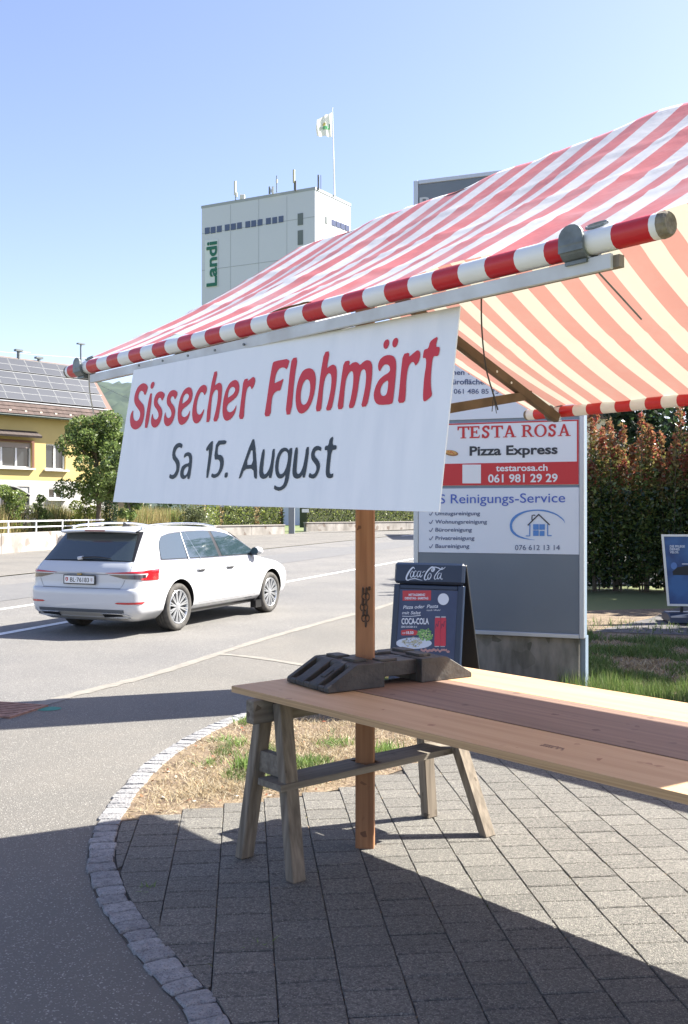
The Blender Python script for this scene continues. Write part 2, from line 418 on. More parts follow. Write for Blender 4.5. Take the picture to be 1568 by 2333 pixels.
class Plane:
    def __init__(s, p, n): s.p = Vector(p); s.n = Vector(n).normalized(); s.k = 0
    def pt(s, x, y, off=.002): return RP(x, y, s.p, s.n) + s.n*off
def face_fix(mb, n):
    for i, f in enumerate(mb.f):
        a = Vector(mb.v[f[0]]); nr = Vector()
        for q in range(1, len(f)-1): nr += (Vector(mb.v[f[q]])-a).cross(Vector(mb.v[f[q+1]])-a)
        if nr.dot(n) < 0: mb.f[i] = f[::-1]
def put_text(mb, pl, s, x0, y0, x1, y1, capx, off=.002, bold=0., shear=0., spacing=1.):
    """text with its base line from photo point (x0,y0) to (x1,y1) and cap height capx, laid on a plane"""
    V, Fc = text2d(s, bold, shear, spacing)
    a = pl.pt(x0, y0, off); b = pl.pt(x1, y1, off); up = pl.pt(x0, y0-capx, off)-a
    mb.add([a+(b-a)*v[0]+up*(v[1]/CAP) for v in V], Fc)
def put_shape(mb, pl, loops, conv, off=.002, smooth=0):
    loops = [chaikin(l, smooth) if smooth else l for l in loops]
    V, Fc = fill2d(loops)
    mb.add([pl.pt(*conv(*v), off) for v in V], Fc)
def put_stroke(mb, pl, pts, wd, conv, off=.002, n=6):
    c = catmull([(p[0], p[1], 0) for p in pts], n); L = len(c); a = []; b = []
    for i, p in enumerate(c):
        d = (c[min(i+1, L-1)]-c[max(i-1, 0)]).normalized(); nr = Vector((-d.y, d.x, 0))
        ww = wd if not isinstance(wd, (list, tuple)) else wd[0]+(wd[1]-wd[0])*math.sin(math.pi*i/(L-1))
        a.append(p+nr*ww/2); b.append(p-nr*ww/2)
    pl.k += 1; o2 = off+.00004*(pl.k % 40)
    mb.grid([[pl.pt(*conv(q.x, q.y), o2) for q in a], [pl.pt(*conv(q.x, q.y), o2) for q in b]])
def put_rect(mb, pl, x0, y0, x1, y1, off=.002):
    mb.add([pl.pt(x0, y1, off), pl.pt(x1, y1, off), pl.pt(x1, y0, off), pl.pt(x0, y0, off)], [(0, 1, 2, 3)])
def put_disc(mb, pl, cx, cy, rx, ry, off=.002, n=20, rot=0):
    mb.add([pl.pt(cx+math.cos(a)*rx*math.cos(rot)-math.sin(a)*ry*math.sin(rot), cy+math.cos(a)*rx*math.sin(rot)+math.sin(a)*ry*math.cos(rot), off) for a in [2*math.pi*i/n for i in range(n)]], [tuple(range(n))])
def ink(name, c, rough=.5): return mat('ink_'+name, c, rough)
def printed(name, mb, m, parent, n):
    face_fix(mb, n); return ob(name, mb, m, parent)

# ------------------------------------------------------------ market stall
def stripe_mat(name, wcol, rcol, wtr, rtr, trans, rough=.55, per=.187, ph=0.0, gloss=.1, dirt=True):
    m = bpy.data.materials.new(name); m.use_nodes = True; N = m.node_tree.nodes; L = m.node_tree.links; b = N['Principled BSDF']
    uv = N.new('ShaderNodeUVMap'); sx = N.new('ShaderNodeSeparateXYZ'); L.new(uv.outputs[0], sx.inputs[0])
    d = N.new('ShaderNodeMath'); d.operation = 'MULTIPLY_ADD'; d.inputs[1].default_value = 1/per; d.inputs[2].default_value = ph; L.new(sx.outputs[0], d.inputs[0])
    fr = N.new('ShaderNodeMath'); fr.operation = 'FRACT'; L.new(d.outputs[0], fr.inputs[0])
    gt = N.new('ShaderNodeMath'); gt.operation = 'LESS_THAN'; gt.inputs[1].default_value = .51; L.new(fr.outputs[0], gt.inputs[0])
    def mx(a, c, f=gt.outputs[0]):
        x = N.new('ShaderNodeMix'); x.data_type = 'RGBA'; L.new(f, x.inputs[0])
        for i, q in ((6, a), (7, c)):
            if isinstance(q, tuple): x.inputs[i].default_value = (*q, 1)
            else: L.new(q, x.inputs[i])
        return x.outputs[2]
    geo = N.new('ShaderNodeNewGeometry'); t = N.new('ShaderNodeTexNoise'); t.inputs['Scale'].default_value = 5; t.inputs['Detail'].default_value = 6
    L.new(geo.outputs['Position'], t.inputs['Vector'])
    mr = N.new('ShaderNodeMapRange'); mr.inputs[1].default_value = .45; mr.inputs[2].default_value = .8; mr.inputs[4].default_value = .35; L.new(t.outputs[0], mr.inputs[0])
    c = mx(wcol, rcol); c = mx(c, tuple(x*.78 for x in wcol), mr.outputs[0]) if dirt else c
    L.new(c, b.inputs['Base Color']); b.inputs['Roughness'].default_value = rough; b.inputs['Specular IOR Level'].default_value = gloss
    # weave and creases
    t2 = N.new('ShaderNodeTexNoise'); t2.inputs['Scale'].default_value = 7; t2.inputs['Detail'].default_value = 5; L.new(geo.outputs['Position'], t2.inputs['Vector'])
    bp = N.new('ShaderNodeBump'); bp.inputs['Strength'].default_value = .35; bp.inputs['Distance'].default_value = .02; L.new(t2.outputs[0], bp.inputs['Height'])
    L.new(bp.outputs[0], b.inputs['Normal'])
    if trans:
        tr = N.new('ShaderNodeBsdfTranslucent'); L.new(mx(wtr, rtr), tr.inputs[0]); ms = N.new('ShaderNodeMixShader'); ms.inputs[0].default_value = trans
        L.new(b.outputs[0], ms.inputs[1]); L.new(tr.outputs[0], ms.inputs[2]); L.new(ms.outputs[0], N['Material Output'].inputs[0])
    return m
POLE_O, POLE_Z = 1.915, 2.22
PH = -((-4.142+.581*2.937)/.187) % 1.0         # red starts here along u
M_cloth = stripe_mat('striped_awning_cloth', (.62, .635, .67), (.53, .155, .16), (.56, .54, .42), (.49, .285, .225), .25, ph=PH, rough=.45, gloss=.4)
M_pole = stripe_mat('striped_pole_paint', (.78, .78, .77), (.52, .018, .022), None, None, 0, rough=.35, ph=PH, gloss=.5, dirt=False)
def uvset(o, us):
    me = o.data; ul = me.uv_layers.new(name='UVMap')
    for l in me.loops: ul.data[l.index].uv = us[l.vertex_index]
CU0, CU1 = -4.05, -0.98
def ridge_z(u): return 2.955 + .058*(u+3.97)/2.1
def canopy_pt(u, c):
    """c 0 front hem .. 1 ridge .. 2 rear eave"""
    e = max(0, -3.7-u)
    if c <= 1:
        o = POLE_O+(3.12-POLE_O)*c; z0 = POLE_Z+.03; z = z0+(ridge_z(u)-z0)*c - .035*math.sin(math.pi*c)
        uu = u
    else:
        t = c-1; o = 3.12+(4.64-3.12)*t; z = ridge_z(u)+(2.20-ridge_z(u))*t - .085*math.sin(math.pi*t)*(.6+.4*math.sin(math.pi*(u-CU0)/(CU1-CU0)))
        uu = u + .26*t*max(0, (-3.3-u))/.75
    # soft wrinkles running from the ridge to the eave
    z += .006*math.sin(u*9.3+c*1.7)+.004*math.sin(u*17.1-c*3.1+1)
    # packing creases across the cloth and along it, and loose folds
    for cc, am in ((.22, .005), (.46, .006), (.72, .005), (1.3, .005), (1.62, .005)): z += am*math.exp(-((c-cc-.012*math.sin(u*2.3))/.016)**2)
    for uc in (-3.25, -2.45, -1.7): z += .006*math.exp(-((u-uc)/.03)**2)
    z += .008*noise.noise((u*2.2, c*3.0, 1.7))+.0028*noise.noise((u*6+c*4, c*5-u*3, 4.2))
    if c < 1: z -= .018*(1-c)*abs(math.sin((u+4.0)*math.pi/2.6))*c*2
    return S3(uu, o, z)
def build_stall(du, do, label, first=True):
    def T(u, o, z): return S3(u+du, o+do, z)
    sh = UV_*du+VV_*do
    st = thing('market_stall', T(-2.6, 3.12, 0), label, 'market stall')
    mb = MB(); us = []
    NU, NC = 124, 100
    rows = []
    for i in range(NU+1):
        u = CU0+(CU1-CU0)*i/NU; rows.append([canopy_pt(u, 2*j/NC)+sh for j in range(NC+1)]); us += [(u, j) for j in range(NC+1)]
    mb.grid(rows); o = ob('canopy', mb, M_cloth, st, smooth=True); uvset(o, us)
    def pole(name, u0, u1, o_, z, r, z1=None):
        mb = MB(); us = []; n = 14; K = 60
        for i in range(K+1):
            u = u0+(u1-u0)*i/K; zz = z+((z1 or z)-z)*i/K
            for k in range(n): a = 2*math.pi*k/n; mb.v.append(tuple(T(u, o_+math.cos(a)*r, zz+math.sin(a)*r))); us.append((u, 0))
        for i in range(K):
            for k in range(n): mb.f.append((i*n+k, i*n+(k+1) % n, (i+1)*n+(k+1) % n, (i+1)*n+k))
        o = ob(name, mb, M_pole, st, smooth=True); uvset(o, us)
        for uu, sg in ((u0, -1), (u1, 1)):
            zz = z if sg < 0 else (z1 or z)
            e = MB(); e.tube([T(uu-sg*.001, o_, zz), T(uu+sg*.014, o_, zz), T(uu+sg*.02, o_, zz)], [r+.0012, r*.97, r*.82], 14); ob('pole_end', e, mat('end_grain', (.26, .22, .16), .9, c2=(.13, .11, .085), scale=60, bump=.5), st, smooth=False)
    pole('eave_pole', -4.142, -1.20, POLE_O, POLE_Z, .029)
    pole('eave_pole', -3.80, -.95, 4.64, 2.175, .032)
    for pu in (-3.54, -1.22):
        yaw = R(-6); ax = Vector((math.cos(yaw), math.sin(yaw), 0)); ay = Vector((-math.sin(yaw), math.cos(yaw), 0))
        mb = MB(); mb.box(T(pu, 3.12, 1.435), ax*.044, ay*.034, ZV*1.435); ob('post', mb, M_post, st, bevel=.004)
        dd = 0.0 if pu < -3 else .02
        if pu < -3: mb = MB(); mb.beam(T(pu+.03, 3.10, 2.735), T(pu+.27-dd, POLE_O+.01, 2.155), UV_, .022, .03); ob('rafter', mb, M_rafter, st, bevel=.003)
        r2 = MB(); r2.beam(T(pu-.01, 3.14, 2.735), T(pu-.02, 4.60, 2.135), UV_, .018, .026); rr = ob('rafter', r2, M_rafter, st, bevel=.003)
        for q in (.62, .70):
            h = MB(); p = T(pu-.01, 3.14, 2.735).lerp(T(pu-.02, 4.62, 2.115), q); h.tube([p+UV_*.016, p+UV_*.0195], .007, 8); ob('bolt_hole', h, M_white, rr)
        mb = MB(); mb.beam(T(pu+.02, 3.15, 2.03), T(pu-.02, 4.36, 2.25), UV_, .016, .024); ob('brace', mb, M_rafter, st, bevel=.002)
        if pu < -3: mb = MB(); mb.beam(T(pu+.03, 3.09, 2.03), T(pu+.2, 2.15, 2.23), UV_, .016, .024); ob('brace', mb, M_rafter, st, bevel=.002)
    mb = MB(); mb.beam(T(-3.9, 3.12, ridge_z(-3.9)-.05), T(-1.12, 3.12, ridge_z(-1.12)-.05), VV_, .02, .03); ob('ridge_beam', mb, M_rafter, st)
    # hook-shaped clamps round the poles
    for cu, oo, zz, rr_ in ((-4.0, POLE_O, POLE_Z, .030), (-1.415, POLE_O, POLE_Z, .030), (-3.62, 4.64, 2.175, .033)):
        mb = MB(); n = 14; rows = []
        for side in (-1, 1):
            rows.append([T(cu+side*.033, oo+math.cos(a)*(rr_+.004), zz+math.sin(a)*(rr_+.004)) for a in [R(150+i*240/n) for i in range(n+1)]])
        out = []
        for side in (-1, 1):
            out.append([T(cu+side*.033, oo+math.cos(a)*(rr_+.011), zz+math.sin(a)*(rr_+.011)) for a in [R(150+i*240/n) for i in range(n+1)]])
        mb.grid([rows[0], rows[1]]); mb.grid([out[0], out[1]]); mb.grid([rows[0], out[0]]); mb.grid([rows[1], out[1]])
        # rounded tongue rising on the street side
        tg = []
        for i in range(9):
            a = R(0+i*180/8); tg.append(T(cu+.034*math.cos(a), oo-rr_-.010, zz+.012+.030*math.sin(a)))
        tg = [T(cu+.034, oo-rr_-.010, zz-.02)]+tg+[T(cu-.034, oo-rr_-.010, zz-.02)]
        mb.prism(tg, VV_*.007)
        mb.box(T(cu, oo+.01, zz-rr_-.012), UV_*.03, VV_*.03, ZV*.004)
        k = ob('clamp', mb, M_galv, st)
        rg = MB(); rg.tube([T(cu+.045+.028*math.cos(a), oo+.012*math.sin(a), zz+rr_+.008+.008*math.sin(a)) for a in [R(i*30) for i in range(13)]], .0035, 6, cap=False); ob('ring', rg, M_galv, st)
    return st
stall = build_stall(0, 0, 'market stall with red and white striped awning over the wooden counter')
# things hanging from the stall
mb = MB(); a = G(1095, 1600)
pa = RP(1097, 652, S3(0, POLE_O+.02, 0), VV_); pts = [pa, pa+Vector((.005, .03, -.10)), pa+Vector((.02, .06, -.20)), pa+Vector((.045, .09, -.27)), pa+Vector((.058, .10, -.31))]
mb.tube(catmull(pts, 5), .0022, 5); mb.tube([pts[3], pts[3]+Vector((-.004, .002, -.045))], .0013, 4); mb.tube([pts[3], pts[3]+Vector((.008, .002, -.05))], .0013, 4)
tag(ob('string', mb, mat('dark_string', (.06, .045, .035), .9)), 'thin dark frayed string dangling under the awning right of the banner', 'string')
pb = RP(1365, 622, S3(0, POLE_O+.05, 0), VV_); mb = MB(); mb.tube([pb, pb+Vector((.07, .06, -.045)), pb+Vector((.135, .12, -.085))], .0022, 6)
tag(ob('guy_rod', mb, M_galv), 'thin grey rod hanging below the right end of the banner rail', 'rod')
pc = RP(203, 853, S3(0, POLE_O, 0), VV_); mb = MB(); mb.tube(catmull([pc+ZV*.06, pc, pc+Vector((.004, 0, -.08)), pc+Vector((.02, .004, -.17))], 4), .003, 5)
tag(ob('tie_cord', mb, mat('pale_cord', (.5, .48, .42), .8)), 'pale cord hanging from the left clamp of the striped pole', 'cord')
# chain on a hook on the post
ch = thing('chain', P(838, 1340, 4.66), 'rusty chain hanging from a hook on the wooden post', 'chain')
M_chain = mat('rusty_chain', (.10, .065, .045), .75, c2=(.05, .04, .035), scale=60, metal=.3)
top = P(842, 1342, 4.665)
mb = MB(); mb.tube([top+Vector((0, .03, 0)), top+Vector((0, -.012, 0)), top+Vector((0, -.02, .012))], .006, 6); ob('hook', mb, M_chain, ch)
for side, n_l in ((-.014, 7), (-.030, 6)):
    for i in range(n_l):
        c = top+Vector((side+.004*math.sin(i*1.7), -.013, -.008-i*.025)); ang = R(0 if i % 2 else 70)
        mb = MB(); mb.tube([c+Vector((math.cos(ang)*.0095*math.cos(a), math.sin(ang)*.0095*math.cos(a), .017*math.sin(a))) for a in [R(k*36) for k in range(11)]], .0032, 6, cap=False)
        ob('link', mb, M_chain, ch, smooth=True)

# ------------------------------------------------------------ banner on its rail
ban = thing('banner', S3(-2.7, POLE_O, 1.6), 'white banner board with red and dark lettering hung under the striped pole', 'banner')
mb = MB(); ra = S3(-3.93, POLE_O-.006, 2.166); rb = S3(-1.325, POLE_O-.006, 2.166)
mb.beam(ra, rb, VV_, .006, .0175); ob('rail', mb, mat('rail_white', (.62, .64, .66), .5, c2=(.5, .5, .5), scale=8), ban, bevel=.0015)
mb = MB(); mb.beam(ra+VV_*.016, S3(-1.31, POLE_O+.010, 2.166), VV_, .0095, .014); ob('batten', mb, M_gwood, ban)
TL, TR = P(305, 843, F*.55/323), P(1048, 697, F*.55/469)
BR = P(1000, 1166, 2.61)
bn = (TR-TL).cross(BR-TL).normalized()
if bn.y > 0: bn = -bn
bp_ = Plane(TL, bn)
BL = RP(258, 1143, TL, bn)
mb = MB(); nU, nV = 24, 10
fr = [[(TL.lerp(TR, i/nU)).lerp(BL.lerp(BR, i/nU), j/nV) for i in range(nU+1)] for j in range(nV+1)]
mb.grid(fr); b0 = len(mb.v); mb.grid([[p-bn*.004 for p in r] for r in fr][::-1])
m_ = nU+1
per = [(0, i) for i in range(m_)]+[(j, nU) for j in range(1, nV+1)]+[(nV, i) for i in range(nU-1, -1, -1)]+[(j, 0) for j in range(nV-1, 0, -1)]
e = [fr[j][i] for j, i in per]; mb.grid([e, [p-bn*.004 for p in e]], closed=True)
M_ban = mat('banner_board', (.86, .855, .88), .5, c2=(.78, .785, .82), scale=3, stretch=(6, 6, .8), contrast=(.4, .75), big=(.82, .83, .85), bigscale=2)
ob('board', mb, M_ban, ban)
for i in range(10):
    t = (i+.3)/10; p = TL.lerp(TR, t)+ZV*.012; d = MB(); d.tube([p-VV_*.004, p-VV_*.0085], .0045, 8); ob('rivet', d, M_galv, ban)
LA = {
 'S': [[(288,325),(264,400),(248,392),(244,370),(232,355),(215,352),(196,370),(183,415),(190,445),(215,475),(243,510),(252,550),(250,620),(235,690),(205,750),(160,778),(125,770),(103,740),(94,690),(97,630),(110,590),(130,562),(127,600),(128,640),(142,675),(165,685),(190,668),(206,625),(205,585),(190,560),(160,520),(142,480),(140,430),(152,375),(175,320),(205,285),(240,268),(270,278),(286,300)]],
 'i': [[(310,382),(340,380),(290,757),(247,758)],[(352,252),(363,268),(358,295),(342,328),(328,332),(318,318),(320,290),(332,262)]],
 's': [[(476,400),(446,466),(438,450),(430,430),(415,427),(400,440),(393,470),(405,500),(430,530),(445,565),(447,610),(430,680),(405,730),(372,757),(345,752),(328,725),(323,685),(328,640),(340,597),(344,630),(352,655),(372,670),(392,660),(406,635),(406,600),(390,560),(362,525),(354,490),(358,440),(378,390),(405,365),(436,358),(462,372)]],
 'e': [[(742,311),(765,325),(779,370),(775,430),(755,480),(715,520),(675,550),(657,580),(655,610),(665,632),(688,642),(715,628),(735,600),(750,562),(747,610),(730,660),(700,705),(662,728),(638,720),(622,690),(615,640),(617,570),(628,490),(648,415),(680,350),(710,322)],[(665,490),(668,455),(680,410),(700,385),(722,383),(738,398),(738,425),(720,455),(695,475),(670,494)]],
 'c': [[(905,286),(928,298),(937,330),(930,365),(908,404),(900,380),(885,365),(865,370),(845,410),(828,470),(820,530),(823,585),(835,608),(855,615),(875,600),(905,545),(900,590),(880,645),(855,690),(822,711),(798,705),(780,670),(773,610),(778,540),(795,450),(825,365),(860,310),(885,292)]],
 'h': [[(1005,150),(1055,136),(1018,303),(1040,278),(1072,262),(1092,275),(1102,310),(1098,390),(1085,500),(1055,685),(1000,690),(1030,580),(1050,470),(1057,390),(1055,350),(1040,338),(1020,350),(1005,375),(990,420),(980,520),(967,693),(918,696)]],
 'r': [[(1335,232),(1385,216),(1380,250),(1405,228),(1440,198),(1460,212),(1464,245),(1450,300),(1422,342),(1415,310),(1400,300),(1380,320),(1365,360),(1355,430),(1345,530),(1337,660),(1282,662),(1300,520),(1315,400)]]}
LA['s2'] = [[(x+141, y-16) for x, y in LA['s'][0]]]
LA['e2'] = [[(1105+(x-615)*1.128, 232+(y-311)*1.08) for x, y in l] for l in LA['e']]
LB = {
 'F': [[(125,285),(138,265),(275,240),(245,336),(230,320),(205,315),(175,330),(155,370),(143,420),(142,452),(165,438),(195,425),(220,408),(205,460),(190,512),(165,512),(140,530),(125,560),(117,600),(108,725),(55,730),(70,640),(100,430)]],
 'l': [[(288,240),(338,230),(310,400),(283,710),(233,714),(255,510),(272,340)]],
 'o': [[(435,322),(465,332),(485,370),(490,430),(480,520),(455,610),(420,675),(375,707),(345,698),(325,655),(318,580),(325,500),(342,420),(375,350),(405,328)],[(418,414),(437,430),(443,470),(440,530),(425,590),(405,625),(382,632),(365,615),(360,570),(365,510),(380,455),(400,422)]],
 'h': [[(560,188),(608,178),(580,328),(605,305),(635,290),(658,305),(667,350),(662,440),(645,560),(620,675),(570,680),(595,600),(615,500),(622,420),(617,375),(600,362),(580,378),(562,420),(550,500),(543,590),(533,683),(485,687),(508,550),(530,360)]],
 'm': [[(725,268),(775,256),(768,303),(800,275),(830,270),(848,282),(860,298),(890,268),(920,253),(950,262),(965,300),(962,390),(945,520),(920,643),(868,650),(890,560),(908,460),(913,380),(905,335),(885,330),(868,350),(855,410),(840,530),(810,657),(762,660),(785,570),(803,460),(806,380),(798,348),(780,348),(760,375),(742,420),(732,500),(725,580),(718,665),(668,670),(690,520),(705,400)]],
 'a': [[(1115,212),(1145,222),(1162,255),(1166,310),(1158,420),(1140,590),(1130,625),(1030,633),(1000,622),(980,590),(975,540),(990,480),(1020,420),(1060,385),(1100,362),(1115,340),(1110,305),(1090,290),(1065,292),(1045,315),(1028,352),(1015,335),(1012,295),(1025,255),(1055,225),(1085,213)],[(1100,426),(1095,490),(1085,540),(1065,558),(1040,552),(1030,525),(1035,485),(1055,450),(1080,430)],[(1095,78),(1107,95),(1105,125),(1090,155),(1072,163),(1058,148),(1058,115),(1072,88)],[(1170,65),(1182,82),(1180,112),(1165,142),(1147,150),(1133,135),(1133,102),(1147,75)]],
 'r': [[(1222,205),(1275,190),(1272,230),(1300,205),(1345,168),(1365,185),(1368,220),(1355,270),(1327,305),(1318,280),(1305,268),(1285,280),(1268,310),(1255,370),(1248,450),(1245,540),(1238,610),(1178,618),(1190,520),(1205,350)]],
 't': [[(1518,55),(1495,145),(1532,143),(1530,180),(1518,222),(1480,220),(1468,260),(1460,340),(1455,420),(1458,490),(1468,550),(1440,580),(1405,604),(1392,595),(1390,540),(1400,400),(1418,290),(1415,235),(1388,240),(1395,190),(1402,165),(1435,158),(1450,100),(1480,75)]]}
LC = {
 'S': [[(160,125),(150,160),(138,148),(118,150),(100,175),(92,205),(100,230),(122,255),(134,290),(130,340),(112,400),(75,430),(40,418),(48,380),(65,393),(85,385),(103,350),(105,310),(95,280),(72,250),(68,205),(80,150),(105,118),(135,108)]],
 'a': [[(205,190),(230,198),(243,230),(240,290),(222,425),(200,427),(202,395),(185,420),(160,428),(140,410),(137,370),(150,320),(180,295),(215,288),(218,255),(210,225),(192,225),(168,245),(175,205)],[(212,315),(190,322),(170,345),(165,380),(175,398),(195,385),(207,350)]],
 '1': [[(405,100),(430,92),(385,415),(362,418),(395,160),(370,187),(362,160)]],
 '5': [[(455,93),(543,85),(538,122),(470,128),(462,215),(495,215),(515,240),(520,290),(505,350),(475,400),(435,420),(408,408),(415,375),(440,388),(468,370),(485,325),(487,280),(475,255),(432,257)]],
 '.': [[(530,370),(555,368),(550,412),(523,415)]],
 'A': [[(765,80),(790,78),(815,422),(785,423),(778,335),(698,340),(668,418),(645,423)],[(770,140),(776,300),(710,305)]],
 'u': [[(857,168),(880,165),(862,330),(862,370),(875,388),(895,375),(920,330),(935,260),(945,165),(970,162),(940,415),(913,420),(915,390),(895,415),(865,428),(838,415),(828,380),(832,310)]],
 'g': [[(1050,150),(1075,158),(1090,180),(1095,158),(1122,153),(1098,350),(1085,440),(1060,500),(1010,533),(957,518),(962,478),(985,495),(1015,498),(1045,470),(1062,385),(1040,412),(1010,425),(985,410),(970,370),(968,300),(985,220),(1015,165)],[(1055,180),(1078,195),(1082,240),(1070,310),(1045,370),(1018,388),(1000,370),(995,320),(1005,245),(1028,195)]],
 'u2': [[(1143,152),(1170,150),(1155,330),(1155,370),(1170,385),(1190,370),(1212,320),(1228,240),(1240,148),(1270,145),(1232,412),(1208,416),(1210,385),(1190,415),(1155,426),(1128,410),(1118,370),(1125,290)]],
 's': [[(1375,148),(1368,185),(1350,172),(1325,178),(1312,205),(1318,230),(1345,260),(1362,300),(1355,350),(1330,405),(1300,426),(1257,410),(1270,370),(1290,388),(1315,378),(1330,345),(1328,310),(1305,280),(1285,250),(1282,205),(1300,155),(1335,133)]],
 't': [[(1478,50),(1468,132),(1507,130),(1503,170),(1462,172),(1443,340),(1445,375),(1458,385),(1477,375),(1474,412),(1445,422),(1420,412),(1410,380),(1415,300),(1430,173),(1400,175),(1405,138),(1435,133),(1445,75)]]}
def zconv(x0, y0, wsrc): k = wsrc/1568; return lambda x, y: ((x0+x*k)*.81667, (y0+y*k)*.81667)
M_lred = ink('banner_red', (.62, .03, .045)); M_ldark = ink('banner_dark', (.022, .032, .042))
for tab, cv, m_ink in ((LA, zconv(340, 1000, 400), M_lred), (LB, zconv(720, 920, 520), M_lred), (LC, zconv(460, 1200, 500), M_ldark)):
    for loops in tab.values():
        mb = MB(); put_shape(mb, bp_, loops, cv, .0016, 1); printed('letter', mb, m_ink, ban, bn)

# ------------------------------------------------------------ counter boards, trestles, foot weight
def board(o0, o1, u0, u1, z0, z1, m, label):
    t = thing('counter_board', S3(-2.5, (o0+o1)/2, z0), label, 'board', 'boards of the stall counter')
    mb = MB(); nn = 24; top = []; bot = []
    sag = lambda u: -.006*math.sin(math.pi*(u-u0)/(u1-u0))
    mb.box(S3((u0+u1)/2, (o0+o1)/2, (z0+z1)/2), UV_*((u1-u0)/2), VV_*((o1-o0)/2), ZV*((z1-z0)/2-.0015))
    ob('core', mb, M_edge, t, bevel=.001)
    for sg, zz in ((1, z1), (-1, z0)):
        mb = MB(); mb.box(S3((u0+u1)/2, (o0+o1)/2, zz-sg*.0012), UV_*((u1-u0)/2+.0006), VV_*((o1-o0)/2+.0006), ZV*.0012); ob('veneer', mb, m, t)
    return t
board(2.57, 2.912, -3.85, -.45, .768, .797, M_ply, 'light plywood counter board at the front, nearest the camera')
board(2.917, 3.436, -3.485, -.45, .772, .800, M_brown, 'dark brown counter board in the middle, between two light ones')
board(3.441, 3.79, -3.85, -.45, .772, .800, M_pale, 'pale sunlit counter board at the back, nearest the roadside sign')
st_ = MB()
c_, s_ = S3(-2.13, 2.74, .7975), .011
for i in range(9):
    for j in range(2): 
        if random.random() < .8: st_.box(c_+UV_*(i*.011-.05)+VV_*(j*.018-.01), UV_*.0036, VV_*.006, ZV*.0002)
tag(ob('stamp_mark', st_, ink('stamp', (.12, .05, .03))), 'small dark stamp printed on the front counter board', 'stamp')

def trestle(du, label):
    def T(u, o, z): return S3(u+du, o, z)
    t = thing('trestle', T(-3.6, 3.13, 0), label, 'trestle', 'trestles under the counter')
    mb = MB(); mb.beam(T(-3.632, 2.52, .715), T(-3.622, 3.74, .715), UV_, .029, .052); ob('top_beam', mb, M_gwood2, t, bevel=.004)
    for o_, uf, ut in ((2.60, -3.79, -3.690), (2.60, -3.40, -3.565), (3.68, -3.67, -3.682), (3.68, -3.27, -3.560)):
        ot = o_+(.05 if o_ < 3 else -.05); a = T(uf, o_, 0); b = T(ut, ot, .75)
        mb = MB(); d = (b-a).normalized(); mb.beam(a+ZV*.0, b, UV_, .027, .036)
        for i, v in enumerate(mb.v):
            if v[2] < .1: mb.v[i] = (v[0]+0, v[1], 0.0165)
        ob('leg', mb, M_gwood, t, bevel=.004)
    mb = MB(); mb.beam(T(-3.735, 2.645, .47), T(-3.49, 2.645, .47), VV_, .022, .048); ob('cross_bar', mb, M_gwood2, t, bevel=.003)
    mb = MB(); mb.beam(T(-3.72, 3.60, .50), T(-3.36, 3.62, .50), VV_, .025, .05); ob('cross_bar', mb, M_gwood2, t, bevel=.003)
    mb = MB()
    for (u0, u1, o0, o1) in ((-3.625, -3.595, 2.56, 3.70), (-3.485, -3.455, 2.56, 3.70), (-3.595, -3.485, 2.56, 3.075), (-3.595, -3.485, 3.165, 3.70)):
        mb.box(T((u0+u1)/2, (o0+o1)/2, .405), UV_*((u1-u0)/2), VV_*((o1-o0)/2), ZV*.0145)
    ob('stretcher', mb, M_gwood2, t)
    return t
trestle(0, 'weathered wooden trestle under the near end of the counter, beside the post')
trestle(2.75, 'weathered wooden trestle under the far right end of the counter, outside the picture')

